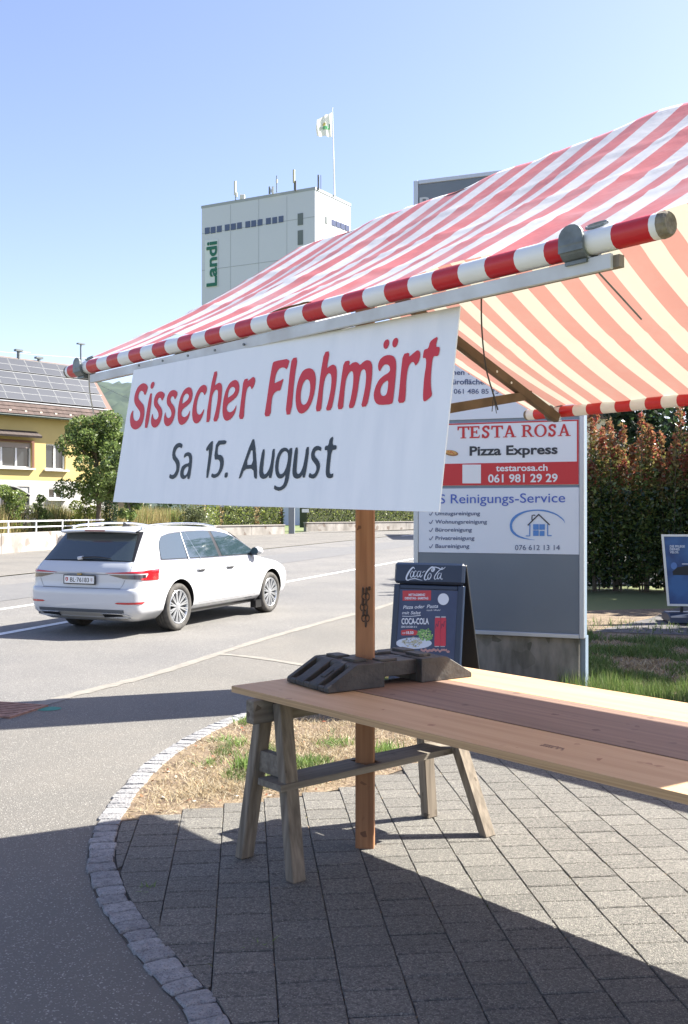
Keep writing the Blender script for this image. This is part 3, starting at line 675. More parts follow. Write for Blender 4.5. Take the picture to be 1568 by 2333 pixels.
def foot():
    a = R(7.5); X = VV_*math.cos(a)+UV_*math.sin(a); Y = UV_*math.cos(a)-VV_*math.sin(a)   # X along, Y towards the camera side
    c = S3(-3.525, 3.205, .8005)
    t = thing('foot_weight', c, 'black rubber fence foot with ramped slotted ends lying on the counter', 'weight')
    def pr(mb, prof, y0, y1): mb.prism([c+X*x+Y*y0+ZV*z for x, z in prof], Y*(y1-y0))
    ys = [-.185, -.160, -.110, -.045, .015, .045-.0, .095, .15, .185]
    ribs = [(-.185, -.155), (-.105, -.030), (.020, .095), (.145, .185)]; slots = [(-.155, -.105), (-.030, .020), (.095, .145)]
    for sg, nm in ((-1, 'end_block'), (1, 'end_block')):
        mb = MB()
        for y0, y1 in ribs: pr(mb, [(sg*.41, 0), (sg*.41, .018), (sg*.405, .026), (sg*.262, .108), (sg*.25, .112), (sg*.105, .112), (sg*.105, 0)], y0, y1)
        for y0, y1 in slots: pr(mb, [(sg*.41, 0), (sg*.41, .018), (sg*.405, .026), (sg*.385, .022), (sg*.272, .055), (sg*.266, .104), (sg*.25, .1115), (sg*.105, .1115), (sg*.105, 0)], y0, y1)
        ob(nm, mb, M_rubber, t, bevel=.003)
        if sg < 0:
            mb = MB(); n_ = Vector((-.5, 0, .86)); p0 = c+X*(-.335)+Y*.058+ZV*.0675
            mb.box(p0, (X*.143+ZV*.082).normalized()*.03, Y*.018, (ZV*.143-X*.082).normalized()*.003); ob('plug', mb, M_rubber, t, bevel=.001)
    mb = MB(); mb.box(c+ZV*.072-Y*.0, X*.1045, Y*.145, ZV*.034); ob('waist', mb, M_rubber, t, bevel=.003)
    for (x, y, lx, ly) in ((-.19, .06, .035, .05), (-.185, -.09, .035, .05), (-.05, .105, .05, .03), (.06, -.1, .05, .03), (.17, .07, .035, .055), (.19, -.08, .035, .05)):
        zz = .112 if abs(x) > .1 else .106
        mb = MB(); mb.box(c+X*x+Y*y+ZV*(zz+.006), X*lx, Y*ly, ZV*.0065); ob('lug', mb, M_rubber, t, bevel=.002)
    mb = MB()
    for (x, y) in ((-.02, -.03), (.1, .02), (.0, .05)): mb.box(c+X*x+Y*y+ZV*.1066, X*.028, Y*.016, ZV*.0004)
    ob('slot', mb, M_black, t)
foot()
# ------------------------------------------------------------ roadside sign
SR = Vector((2.127, 8.8, 0)); WL = Vector((-.935, .355, 0)).normalized(); NB = Vector((.355, .935, 0)).normalized()
SW = 1.573; SIGN_TOP = 4.71; SIGN_BOT = .478; DEP = .19
sg = thing('roadside_sign', SR+WL*(SW/2), 'tall grey pylon sign with stacked white company panels behind the counter', 'sign')
M_sgrey = mat('sign_grey', (.155, .185, .215), .42, c2=(.14, .168, .198), scale=2)
M_sside = mat('sign_side', (.20, .26, .33), .4)
M_conc = mat('stained_concrete', (.26, .245, .215), .9, c2=(.13, .125, .105), scale=3, stretch=(3, 3, 1), bump=.3, speck=(.09, .09, .07), sscale=9, samt=.2)
ctr = SR+WL*(SW/2)+NB*(DEP/2)
mb = MB(); mb.box(ctr+ZV*((SIGN_TOP+SIGN_BOT)/2), WL*(SW/2-.002), NB*(DEP/2-.012), ZV*((SIGN_TOP-SIGN_BOT)/2-.002)); ob('cabinet', mb, M_sside, sg, bevel=.004)
M_frame = mat('sign_frame', (.50, .53, .56), .4, metal=.4)
for s0, s1 in ((.0, .045), (SW-.045, SW)):
    mb = MB(); mb.box(SR+WL*((s0+s1)/2)+NB*.0+ZV*((SIGN_TOP+SIGN_BOT)/2), WL*((s1-s0)/2), NB*.016, ZV*((SIGN_TOP-SIGN_BOT)/2)); ob('frame_side', mb, M_frame, sg, bevel=.006)
for zz in (SIGN_TOP-.02, SIGN_BOT+.02):
    mb = MB(); mb.box(SR+WL*(SW/2)+ZV*zz, WL*(SW/2-.046), NB*.015, ZV*.02); ob('frame_bar', mb, M_frame, sg, bevel=.005)
mb = MB(); mb.box(ctr+ZV*(SIGN_BOT/2-.02), WL*(SW/2-.05), NB*(DEP/2-.05), ZV*(SIGN_BOT/2+.018)); ob('concrete_base', mb, M_conc, sg, bevel=.01)
mb = MB(); mb.box(SR+WL*.03+NB*.2+ZV*(SIGN_BOT/2), WL*.025, NB*.1, ZV*(SIGN_BOT/2-.001)); ob('base_post', mb, M_sside, sg)
spl = Plane(SR-NB*.0, -NB)
def zat(y, x=1320): return RP(x, y, SR, NB).z
M_panel = mat('sign_panel_white', (.76, .785, .82), .4)
M_panel2 = mat('sign_panel_pale', (.70, .74, .80), .4)
def panel(z0, z1, m, d=.010):
    mb = MB(); mb.box(SR+WL*(SW/2)-NB*(d-.012)+ZV*((z0+z1)/2), WL*(SW/2-.048), NB*.0085, ZV*((z1-z0)/2)); return ob('panel', mb, m, sg, bevel=.001)
zs = [SIGN_BOT+.042, zat(1263), zat(1110), zat(1103.5), zat(955), zat(947), zat(700), zat(693), SIGN_TOP-.042]
panel(zs[0], zs[1]-.003, M_sgrey); panel(zs[1], zs[2], M_panel2); panel(zs[3], zs[4], M_panel); panel(zs[5], zs[6], M_panel2); panel(zs[7]+.003, zs[8], M_sgrey)
cz = lambda X, Y: (857.5+.45325*X, 816.6+.45325*Y)
PF = .0095     # print offset in front of the panels
n_ = -NB
M_ired, M_iblk, M_iblu, M_inav, M_iwht = ink('red', (.56, .03, .035)), ink('black', (.03, .035, .045)), ink('blue', (.07, .13, .48)), ink('navy', (.07, .10, .20)), ink('white', (.78, .79, .80))
def T_(mb, s, x0, y0, x1, cap, bold=0., sh=0., y1=None, spl_=None): put_text(mb, spl, s, *cz(x0, y0), *cz(x1, y0 if y1 is None else y1), cap*.45325, PF+.0015, bold, sh)
# red frame of the pizza panel
mb = MB()
xl, xr = 945, 1324.5
z0_, z1_ = zs[3], zs[4]
def srect(mb, s0, s1, z0, z1, off=PF): mb.add([SR+WL*s0+n_*off+ZV*z0, SR+WL*s1+n_*off+ZV*z0, SR+WL*s1+n_*off+ZV*z1, SR+WL*s0+n_*off+ZV*z1], [(0, 1, 2, 3)])
zb = zat(1051)
srect(mb, .05, SW-.05, z0_+.002, zb); srect(mb, .05, .066, zb, z1_-.002); srect(mb, SW-.066, SW-.05, zb, z1_-.002); srect(mb, .066, SW-.066, z1_-.014, z1_-.002)
printed('red_band', mb, M_ired, sg, n_)
# serif capitals built from stems and slabs
def serif_caps(s, x0, y0, x1, y1, cap):
    """letters from strokes; base line from (x0,y0) to (x1,y1)"""
    GL = {'T': (.86, [[(.36, 0), (.54, 0), (.54, .9), (.36, .9)], [(.02, .88), (.88, .88), (.88, 1), (.02, 1)], [(.02, .68), (.1, .68), (.16, .9), (.02, .9)], [(.74, .9), (.8, .68), (.88, .68), (.88, .9)], [(.24, 0), (.66, 0), (.66, .07), (.24, .07)]]),
          'E': (.86, [[(.14, 0), (.32, 0), (.32, 1), (.14, 1)], [(.04, 0), (.74, 0), (.74, .11), (.04, .11)], [(.04, .89), (.74, .89), (.74, 1), (.04, 1)], [(.3, .46), (.56, .46), (.56, .56), (.3, .56)], [(.52, .36), (.6, .36), (.6, .66), (.52, .66)], [(.68, .1), (.78, .28), (.8, .28), (.76, 0), (.68, 0)], [(.66, .9), (.7, .74), (.76, .74), (.76, 1), (.66, 1)]]),
          'A': (.98, [[(.14, 0), (.24, 0), (.52, .8), (.46, 1), (.42, 1)], [(.42, 1), (.56, 1), (.88, 0), (.68, 0)], [(.28, .28), (.72, .28), (.72, .37), (.28, .37)], [(.02, 0), (.36, 0), (.36, .07), (.02, .07)], [(.58, 0), (.98, 0), (.98, .07), (.58, .07)]]),
          'R': (.94, [[(.14, 0), (.32, 0), (.32, 1), (.14, 1)], [(.04, 0), (.44, 0), (.44, .07), (.04, .07)], [(.04, .93), (.3, .93), (.3, 1), (.04, 1)], [(.3, 1), (.55, 1), (.7, .93), (.76, .74), (.7, .56), (.55, .47), (.3, .47), (.3, .56), (.48, .57), (.56, .64), (.58, .75), (.55, .86), (.46, .9), (.3, .9)], [(.42, .48), (.6, .48), (.86, .07), (.96, .07), (.96, 0), (.72, 0)]])}
    def ring(cx, cy, rx, ry, wx, wy): return [[(cx+math.cos(a)*rx, cy+math.sin(a)*ry) for a in [2*math.pi*i/24 for i in range(24)]], [(cx+math.cos(a)*(rx-wx), cy+math.sin(a)*(ry-wy)) for a in [2*math.pi*i/24 for i in range(24)]]]
    tot = 0; adv = {'O': .98, 'S': .74, ' ': .34}
    for c in s: tot += adv.get(c, GL[c][0] if c in GL else 0)
    mb = MB(); pen = 0
    def cv(x, y):
        t = (pen+x)/tot; return (x0+(x1-x0)*t, y0+(y1-y0)*t-y*cap)
    for c in s:
        if c in GL:
            for k, l in enumerate(GL[c][1]): put_shape(mb, spl, [l], lambda X, Y: cv(X, Y), PF+.0015+.00015*k)
            pen += GL[c][0]
        elif c == 'O': put_shape(mb, spl, ring(.49, .5, .46, .53, .18, .09), lambda X, Y: cv(X, Y), PF+.0015); pen += adv['O']
        elif c == 'S':
            put_stroke(mb, spl, [(.58, .74), (.5, .92), (.3, .93), (.18, .78), (.26, .6), (.46, .46), (.54, .28), (.44, .08), (.26, .06), (.13, .26)], .17, lambda X, Y: cv(X, Y), PF+.0015, 8)
            put_shape(mb, spl, [[(.52, .7), (.62, .68), (.62, 1), (.55, 1)]], lambda X, Y: cv(X, Y), PF+.004); put_shape(mb, spl, [[(.08, 0), (.15, 0), (.2, .3), (.09, .33)]], lambda X, Y: cv(X, Y), PF+.004); pen += adv['S']
        else: pen += adv[c]
    return mb
printed('lettering', serif_caps('TESTA ROSA', *cz(408, 402), *cz(978, 389), 60*.45325), M_ired, sg, n_)
mb = MB(); T_(mb, 'Pizza Express', 470, 487, 912, 47, .028, y1=478); printed('lettering', mb, M_iblk, sg, n_)
mb = MB(); T_(mb, 'testarosa.ch', 602, 566, 862, 33, .02, y1=563); printed('lettering', mb, M_iwht, sg, n_)
mb = MB(); T_(mb, '061 981 29 29', 563, 622, 912, 41, .022, y1=619); printed('lettering', mb, M_iwht, sg, n_)
mb = MB(); put_rect(mb, spl, *cz(434, 533), *cz(527, 627), PF+.001); printed('white_square', mb, M_iwht, sg, n_)
mb = MB(); put_disc(mb, spl, *cz(378, 475), 16, 6.5, PF+.002, rot=.15); printed('pizza_picture', mb, ink('crust', (.34, .15, .05)), sg, n_)
mb = MB(); put_disc(mb, spl, *cz(377, 472), 13, 4.6, PF+.0025, rot=.15); printed('pizza_picture', mb, ink('cheese', (.62, .36, .10)), sg, n_)
mb = MB()
for dx, dy in ((-14, -3), (-4, 2), (6, 1), (14, 6), (0, -4)): put_disc(mb, spl, *cz(377+dx, 472+dy), 1.7, 1.1, PF+.003, 8)
printed('pizza_picture', mb, M_ired, sg, n_)
mb = MB(); T_(mb, 'S Reinigungs-Service', 318, 728, 950, 48, .004, y1=722); printed('lettering', mb, M_iblu, sg, n_)
for s, yb, x1 in (('Umzugsreinigung', 787, 523), ('Wohnungsreinigung', 829, 558), ('Büroreinigung', 869, 482), ('Privatreinigung', 911, 495), ('Baureinigung', 951, 469)):
    mb = MB(); T_(mb, s, 298, yb, x1, 20, .012, .06); printed('lettering', mb, M_inav, sg, n_)
mb = MB(); T_(mb, '076 612 13 14', 698, 962, 923, 27, 0)
printed('lettering', mb, M_inav, sg, n_)
mb = MB()
for yb in (787, 829, 869, 911, 951): put_stroke(mb, spl, [(268, yb-8), (274, yb), (286, yb-18)], 3.2, cz, PF+.0015)
printed('check_marks', mb, M_inav, sg, n_)
mb = MB(); put_shape(mb, spl, [[(952, 832), (940, 812), (905, 785), (850, 768), (800, 764), (750, 772), (705, 796), (682, 830), (686, 862), (712, 888), (760, 905), (810, 912), (750, 908), (705, 895), (677, 870), (670, 838), (680, 805), (708, 780), (750, 764), (800, 758), (852, 760), (905, 778), (942, 806)]], cz, PF+.0015, 1)
M_ilb = ink('light_blue', (.09, .24, .56))
printed('logo', mb, M_ilb, sg, n_)
mb = MB()
put_stroke(mb, spl, [(762, 838), (818, 782)], 6, cz, PF+.0017, 2); put_stroke(mb, spl, [(816, 782), (872, 836)], 6, cz, PF+.0017, 2); put_stroke(mb, spl, [(784, 815), (784, 788), (800, 788)], 5, cz, PF+.0017, 2)
printed('logo', mb, M_iblk, sg, n_)
mb = MB(); put_stroke(mb, spl, [(752, 891), (772, 891)], 5, cz, PF+.0016, 2); put_stroke(mb, spl, [(772, 891), (773, 832)], 5, cz, PF+.0016, 2); put_stroke(mb, spl, [(882, 889), (862, 890)], 5, cz, PF+.0016, 2); put_stroke(mb, spl, [(862, 890), (862, 832)], 5, cz, PF+.0016, 2)
for i in range(2):
    for j in range(2):
        if (i, j) != (1, 1): put_rect(mb, spl, *cz(789+i*31, 832+j*31), *cz(817+i*31, 860+j*31), PF+.0015)
put_rect(mb, spl, *cz(822, 866), *cz(846, 891), PF+.0015)
printed('logo', mb, M_ilb, sg, n_)
for a_ in (('Räume zu', 300, 31, 440, 40, .03), ('Verkaufsflächen von', 180, 82, 520, 26, .018), ('und Büroflächen', 285, 130, 563, 27, .018), ('061 486 85 75', 391, 177, 616, 25, .006)):
    mb = MB(); T_(mb, *a_); printed('lettering', mb, M_inav, sg, n_)
mb = MB(); put_text(mb, spl, 'Bahnhof', 957, 472, 1120, 455, 22, PF+.0015, .02); printed('lettering', mb, ink('grey', (.48, .50, .52)), sg, n_)

# ------------------------------------------------------------ sandwich board
nb = Vector((.42, .907, 0)).normalized(); wd = Vector((nb.y, -nb.x, 0))
atop = P(901, 1280, 8.15); AW = .595; ATOP = atop.z
def ab(s, z, front=True):     # s 0..1 across, z height; leaning faces
    k = (ATOP-z)/ATOP
    return Vector((atop.x, atop.y, 0)) + wd*(AW*s) + (nb*(-.20*k) if front else nb*(.05+.47*k)) + ZV*z
A_ = thing('sandwich_board', ab(.5, 0)+nb*.3, 'dark navy sandwich board with a drink and pasta menu poster', 'sandwich board')
M_nav = mat('navy_plastic', (.012, .024, .055), .38, c2=(.018, .03, .06), scale=4)
M_navd = mat('navy_inside', (.006, .008, .012), .6)
fn = (ab(1, .2)-ab(0, .2)).cross(ab(0, .8)-ab(0, .2)).normalized()
if fn.y > 0: fn = -fn
def slab(name, s0, s1, z0, z1, th, m, front=True, off=0.0, bev=.006):
    q = [ab(s0, z0, front), ab(s1, z0, front), ab(s1, z1, front), ab(s0, z1, front)]
    nn = (q[1]-q[0]).cross(q[3]-q[0]).normalized()
    if (nn.dot(nb) > 0) == front: nn = -nn
    mb = MB(); mb.prism([p+nn*off for p in q], -nn*th); return ob(name, mb, m, A_, bevel=bev)
slab('header', 0, 1, ATOP-.168, ATOP, .05, M_nav, off=.012, bev=.018)
slab('frame_side', 0, .085, .02, ATOP-.175, .045, M_nav); slab('frame_side', .915, 1, .02, ATOP-.175, .045, M_nav)
slab('frame_top', .086, .914, ATOP-.213, ATOP-.178, .04, M_nav); slab('frame_bottom', .086, .914, .10, .16, .04, M_nav)
slab('rear_panel', 0, 1, .02, ATOP-.01, .03, M_navd, front=False)
slab('poster', .086, .914, .16, ATOP-.213, .02, mat('poster_navy', (.026, .040, .098), .4, c2=(.04, .06, .13), scale=5), off=-.008, bev=0)
apl = Plane(ab(0, .5)+fn*(-.008), fn)
cA = zconv(1080, 1540, 280)
hpl = Plane(ab(0, 1.0)+fn*.012, fn)
def AP(name, mb, m): return printed(name, mb, m, A_, fn)
mb = MB()
for pts, wd_ in (([(432, 262), (420, 240), (395, 245), (350, 300), (312, 370), (303, 420), (330, 436), (372, 415)], (8, 26)), ([(330, 438), (380, 420), (440, 412), (490, 425), (555, 440)], (3, 14)),
                 ([(400, 290), (372, 330), (368, 380), (390, 388), (415, 345), (412, 305), (398, 290)], (6, 13)), ([(462, 305), (445, 290), (422, 330), (420, 378), (440, 385), (465, 355)], (5, 14)),
                 ([(520, 300), (490, 300), (472, 345), (476, 385), (500, 375), (522, 320)], (5, 13)), ([(534, 290), (516, 360), (528, 388), (556, 350)], (6, 13)), ([(552, 318), (600, 292)], (6, 10)),
                 ([(716, 300), (726, 262), (708, 262), (700, 290), (722, 296), (742, 262), (722, 235), (690, 240), (630, 300), (590, 380), (590, 425), (615, 430), (650, 395)], (7, 24)),
                 ([(668, 325), (640, 370), (640, 415), (664, 418), (690, 375), (686, 335), (668, 325)], (6, 13)), ([(690, 250), (740, 232), (800, 245), (850, 268), (885, 255), (915, 230)], (4, 17)),
                 ([(880, 262), (862, 238), (848, 262), (800, 300), (750, 370), (742, 415), (765, 420), (790, 390)], (5, 14)), ([(842, 330), (812, 328), (790, 375), (795, 415), (818, 405), (845, 350)], (5, 13)), ([(856, 322), (838, 390), (850, 420), (872, 415)], (6, 13))):
    put_stroke(mb, hpl, pts, wd_, cA, .003, 5)
AP('script_lettering', mb, ink('pale', (.60, .66, .76)))
mb = MB(); put_shape(mb, apl, [[(245, 600), (690, 595), (686, 750), (245, 757)]], cA); put_shape(mb, apl, [[(235, 1215), (380, 1200), (470, 1225), (480, 1255), (455, 1295), (235, 1298), (220, 1285), (222, 1230)]], cA); AP('red_label', mb, ink('poster_red', (.48, .04, .05)))
mb = MB()
def TA(s, x0, y0, x1, cap, b=0., sh=0., y1=None): put_text(mb, apl, s, *cA(x0, y0), *cA(x1, y0 if y1 is None else y1), cap*.1458, .0028, b, sh)
TA('MITTAGSMENÜ', 340, 682, 595, 36, .03); TA('DIENSTAG - SAMSTAG', 280, 735, 645, 36, .03)
TA('Pizza oder', 252, 886, 590, 55, .01, .25, 872); TA('Pasta', 622, 872, 800, 55, .01, .25, 865); TA('mit Salat', 236, 968, 530, 50, .01, .25); TA('nach Wahl', 620, 918, 835, 30, 0, .25)
TA('COCA-COLA', 228, 1122, 655, 95, .03); TA('ZERO ZUCKER 33 cl', 220, 1177, 468, 28, .02); TA('CHF', 240, 1274, 290, 24, .02); TA('18.50', 302, 1276, 415, 44, .03)
put_stroke(mb, apl, [(238, 998), (380, 1000), (530, 985)], 9, cA, .0026); put_disc(mb, apl, *cA(880, 733), 12.6, 13.4, .0024)
AP('poster_lettering', mb, ink('poster_white', (.66, .70, .78)))
mb = MB(); put_disc(mb, apl, *cA(420, 1420), 41, 13, .0024); AP('plate_picture', mb, ink('plate', (.55, .62, .74)))
mb = MB()
for i in range(60):
    a = random.uniform(0, 6.28); r = random.random()**.6; put_disc(mb, apl, *cA(390+210*r*math.cos(a)*.75, 1405+85*r*math.sin(a)), random.uniform(1.2, 2.6), random.uniform(.9, 1.8), .003+.00002*i, 7)
AP('pasta_picture', mb, ink('pasta', (.42, .42, .30)))
mb = MB()
for i in range(26):
    a = random.uniform(0, 6.28); r = random.random()**.6; put_disc(mb, apl, *cA(390+190*r*math.cos(a)*.75, 1405+75*r*math.sin(a)), random.uniform(.8, 1.6), .8, .0046+.00002*i, 6)
AP('pasta_picture', mb, ink('pasta_dark', (.09, .11, .10)))
mb = MB()
for i in range(50):
    a = random.uniform(0, 6.28); r = random.random()**.6; put_disc(mb, apl, *cA(600+125*r*math.cos(a), 1280+95*r*math.sin(a)), random.uniform(1.8, 4), random.uniform(1.5, 3), .0032+.00002*i, 7)
AP('salad_picture', mb, ink('salad', (.16, .36, .10)))
mb = MB()
for i in range(24):
    a = random.uniform(0, 6.28); r = random.random()**.6; put_disc(mb, apl, *cA(600+115*r*math.cos(a), 1280+90*r*math.sin(a)), random.uniform(1, 2.4), 1.4, .0048+.00002*i, 7)
AP('salad_picture', mb, ink('salad_light', (.42, .55, .26)))
for x0, x1 in ((750, 836), (840, 925)):
    mb = MB(); put_shape(mb, apl, [[(x0+6, 1020), (x1-6, 1020), (x1, 1045), (x1-6, 1450), (x1-14, 1465), (x0-2, 1465), (x0-8, 1450), (x0, 1045)]], cA, .003); AP('can_picture', mb, ink('can', (.50, .03, .06)))
    mb = MB(); put_shape(mb, apl, [[(x0+8, 1002), (x1-8, 1002), (x1-4, 1020), (x0+4, 1020)]], cA, .0032); put_shape(mb, apl, [[(x0-6, 1466), (x1-18, 1466), (x1-22, 1478), (x0-2, 1478)]], cA, .0032); AP('can_rim_picture', mb, ink('canrim', (.42, .45, .5)))
    mb = MB(); put_stroke(mb, apl, [(x0+10, 1190), (x0+20, 1120), (x0+45, 1160), (x0+55, 1090), (x0+75, 1080)], 9, cA, .0034); AP('can_print', mb, ink('candark', (.10, .02, .06)))
mb = MB()
for i in range(14): put_disc(mb, apl, *cA(540+i*32, 1535+random.uniform(-15, 18)), random.uniform(2, 4), 3, .003+.00003*i, 8)
AP('topping_picture', mb, ink('topping', (.40, .22, .22)))

# ------------------------------------------------------------ poster stand at the right edge
pn = Vector((-.12, -.99, 0)).normalized(); pw = Vector((.99, -.12, 0)).normalized(); pz = Vector((.06, .02, 1)).normalized()
pb0 = P(1521, 1380, 14.3); PWD, PHT = .68, 1.03
PS = thing('poster_stand', pb0+pw*.34-ZV*pb0.z, 'silver framed blue poster on a dark wheeled base beside the hedge', 'poster stand')
pu = (pz-pw*.135).normalized()
def pq_(s, t): return pb0+pw*s+pu*t
for nm, (a, b, c, d) in {'frame_side': (0, .03, 0, PHT), 'frame_side.': (PWD-.03, PWD, 0, PHT), 'frame_bar': (.031, PWD-.031, 0, .03), 'frame_bar.': (.031, PWD-.031, PHT-.03, PHT)}.items():
    mb = MB(); mb.prism([pq_(a, c), pq_(b, c), pq_(b, d), pq_(a, d)], pn*-.03); ob(nm.strip('.'), mb, M_alu, PS)
mb = MB(); mb.prism([pq_(.03, .03)-pn*.008, pq_(PWD-.03, .03)-pn*.008, pq_(PWD-.03, PHT-.03)-pn*.008, pq_(.03, PHT-.03)-pn*.008], pn*-.02)
ob('poster', mb, mat('poster_blue', (.018, .045, .15), .4, c2=(.035, .12, .30), scale=3.2), PS)
ppl = Plane(pq_(.3, .5)-pn*.008, pn); cp = zconv(1620, 1440, 308.6)
mb = MB()
for s, yb, x1 in (('DIE PFLEGE', 440, 1475), ('DEINES', 480, 1400), ('VELOS.', 522, 1390)): put_text(mb, ppl, s, *cp(1262, yb), *cp(x1, yb), 32*.1607, .002, .03)
put_rect(mb, ppl, *cp(1370, 985), *cp(1472, 1080), .002); put_rect(mb, ppl, *cp(1368, 1103), *cp(1490, 1114), .002); put_rect(mb, ppl, *cp(1388, 1128), *cp(1470, 1138), .002); put_rect(mb, ppl, *cp(1435, 668), *cp(1600, 680), .002)
printed('poster_lettering', mb, ink('poster_white', (.66, .70, .78)), PS, pn)
mb = MB(); put_shape(mb, ppl, [[(1300, 780), (1370, 720), (1500, 700), (1700, 690), (1700, 1000), (1560, 960), (1330, 960), (1310, 860)]], cp, .0015); put_shape(mb, ppl, [[(1250, 975), (1700, 1005), (1700, 1215), (1265, 1215)]], cp, .0014); printed('poster_picture', mb, ink('poster_black', (.015, .018, .022)), PS, pn)
mb = MB(); put_disc(mb, ppl, *cp(1320, 700), 7, 8, .0012); printed('poster_picture', mb, ink('poster_glow', (.10, .20, .45)), PS, pn)
for s in (.2, .48): mb = MB(); mb.box(pb0+pw*s-ZV*.08-pn*-.0-Vector((0, -.02, 0)), pw*.02, pn*.015, ZV*.09); ob('leg', mb, M_black, PS)
mb = MB(); bc = pb0+pw*.34; bc.z = 0
prof = [(-.32, .03), (-.30, .13), (-.16, .165), (.16, .165), (.30, .13), (.32, .03)]
mb.prism([bc+pn*x+ZV*z-pw*.37 for x, z in prof], pw*.74); ob('base', mb, mat('navy_base', (.02, .03, .06), .45), PS, bevel=.015)
# ------------------------------------------------------------ white estate car
LV = [(.20, .24, 4.50, .74, .10, .25), (.26, .10, 4.66, .83, .14, .35), (.33, .03, 4.77, .895, .17, .42), (.42, .005, 4.83, .918, .19, .45), (.52, .0, 4.86, .927, .20, .46), (.60, .0, 4.855, .932, .20, .46),
      (.64, .012, 4.84, .932, .20, .46), (.66, .04, 4.83, .932, .20, .46), (.72, .050, 4.79, .93, .20, .46), (.78, .052, 4.70, .928, .20, .5), (.84, .055, 4.52, .922, .20, .5), (.868, .05, 4.38, .918, .20, .52), (.885, .062, 4.28, .914, .20, .55), (.93, .088, 3.99, .90, .20, .5),
      (.965, .115, 3.80, .885, .20, .42), (1.0, .145, 3.68, .866, .20, .40), (1.1, .235, 3.52, .823, .19, .35), (1.2, .325, 3.36, .78, .18, .32), (1.3, .415, 3.18, .735, .17, .3), (1.37, .48, 3.02, .70, .16, .28),
      (1.42, .50, 2.86, .665, .16, .27), (1.447, .56, 2.66, .615, .2, .3), (1.465, .72, 2.35, .52, .25, .3), (1.475, 1.05, 2.05, .32, .2, .2)]
def lerp_lv(z):
    if z <= LV[0][0]: return LV[0][1:]
    for a, b in zip(LV, LV[1:]):
        if a[0] <= z <= b[0]:
            t = (z-a[0])/(b[0]-a[0]); return tuple(p+(q-p)*t for p, q in zip(a[1:], b[1:]))
    return LV[-1][1:]
def wtap(w, x): return w*(1-.028*max(0, (1.3-x)/1.3)**1.6-.03*max(0, (x-3.3)/1.5)**2)
def outline(z, nr=9, nc=8, ns=30, nf=8):
    xr, xf, w, rr, rf = lerp_lv(z); w0 = wtap(w, xr+.1); w1 = wtap(w, xf-.1); pts = []
    bul = .045
    for i in range(nr): y = (w0-rr)*i/nr; pts.append((xr+bul*(y/w0)**2, y))
    xb = xr+bul*((w0-rr)/w0)**2
    for i in range(nc+1): a = R(90)*i/nc; pts.append((xb+rr-rr*math.cos(a), w0-rr+rr*math.sin(a)))
    for i in range(1, ns): x = xb+rr+(xf-rf-xb-rr)*i/ns; pts.append((x, wtap(w, x) if 1 else w))
    w1 = wtap(w, xf-rf)
    for i in range(nc+1): a = R(90)*i/nc; pts.append((xf-rf+rf*math.sin(a)*1.0, w1-.62*w1*(1-math.cos(a))))
    for i in range(1, nf+1): y = w1*.38*(1-i/nf); pts.append((xf+.10*(1-(y/(w1*.38))**2)*(.5 if z < .8 else .25), y))
    return pts
def by_len(z, s):
    o = outline(z); acc = 0
    for a, b in zip(o, o[1:]):
        L = math.hypot(b[0]-a[0], b[1]-a[1])
        if acc+L >= s: t = (s-acc)/L; return a[0]+(b[0]-a[0])*t, a[1]+(b[1]-a[1])*t, math.atan2(-(b[0]-a[0]), b[1]-a[1])
        acc += L
def rear_pt(s, z, off=.004, side=-1):
    """s metres round the outline from the rear centre; side -1 right, +1 left"""
    x, y, a = by_len(z, abs(s)); x2, y2, a2 = by_len(min(z+.03, 1.47), abs(s))
    nx, ny = -math.cos(a), -math.sin(a)
    x += nx*off; y += ny*off
    return Vector((x, y*side, z))
def side_pt(x, z, off=.004, side=-1):
    xr, xf, w, rr, rf = lerp_lv(z); return Vector((x, side*(wtap(w, x)+off), z+off*.3))
fwd = Vector((.39, .92, 0)).normalized(); lft = Vector((-fwd.y, fwd.x, 0))
rear_contact = G(400, 1435.5)
RA, FA, WR = 1.09, 3.93, .338
CS = .95
corg = rear_contact - fwd*(RA*CS) + lft*(.84*CS)
car = thing('estate_car', corg, 'white estate car driving away on the road, seen from its rear right corner', 'car', rz=math.atan2(fwd.y, fwd.x)); car.scale = (CS, CS, CS)
M_car = mat('white_car_paint', (.53, .54, .56), .28, coat=.6)
M_glass = mat('car_glass', (.025, .045, .055), .04, spec=1.0, coat=.6)
M_dglass = mat('rear_glass', (.03, .042, .046), .04, spec=1.0, coat=.6)
M_trim = mat('black_trim', (.012, .012, .013), .35); M_chr = mat('chrome_trim', (.62, .64, .66), .2, metal=.9)
M_tail = mat('tail_lamp_red', (.42, .012, .018), .12, coat=1); M_taild = mat('tail_lamp_dark', (.045, .03, .032), .12, coat=1)
zl = [.20, .23, .26, .295, .33, .375, .42, .47, .52, .56, .60, .62, .64, .65, .66, .69, .72, .75, .78, .81, .84, .855, .868, .876, .885, .905, .93, .95, .965, .98, 1.0, 1.05, 1.1, 1.15, 1.2, 1.25, 1.3, 1.335, 1.37, 1.395, 1.42, 1.435, 1.447, 1.457, 1.465, 1.475]
mb = MB(); rows = []
for z in zl:
    o = outline(z); full = [(x, -y) for x, y in o]+[(x, y) for x, y in o[-2:0:-1]]
    rows.append([(x, y, z) for x, y in full])
mb.grid(rows, closed=True); m0 = len(rows[0])
mb.f.append(tuple(range(m0))[::-1]); mb.f.append(tuple(range((len(rows)-1)*m0, len(rows)*m0)))
body = ob('body', mb, M_car, car, smooth=True, local=True)
cut_ = MB()
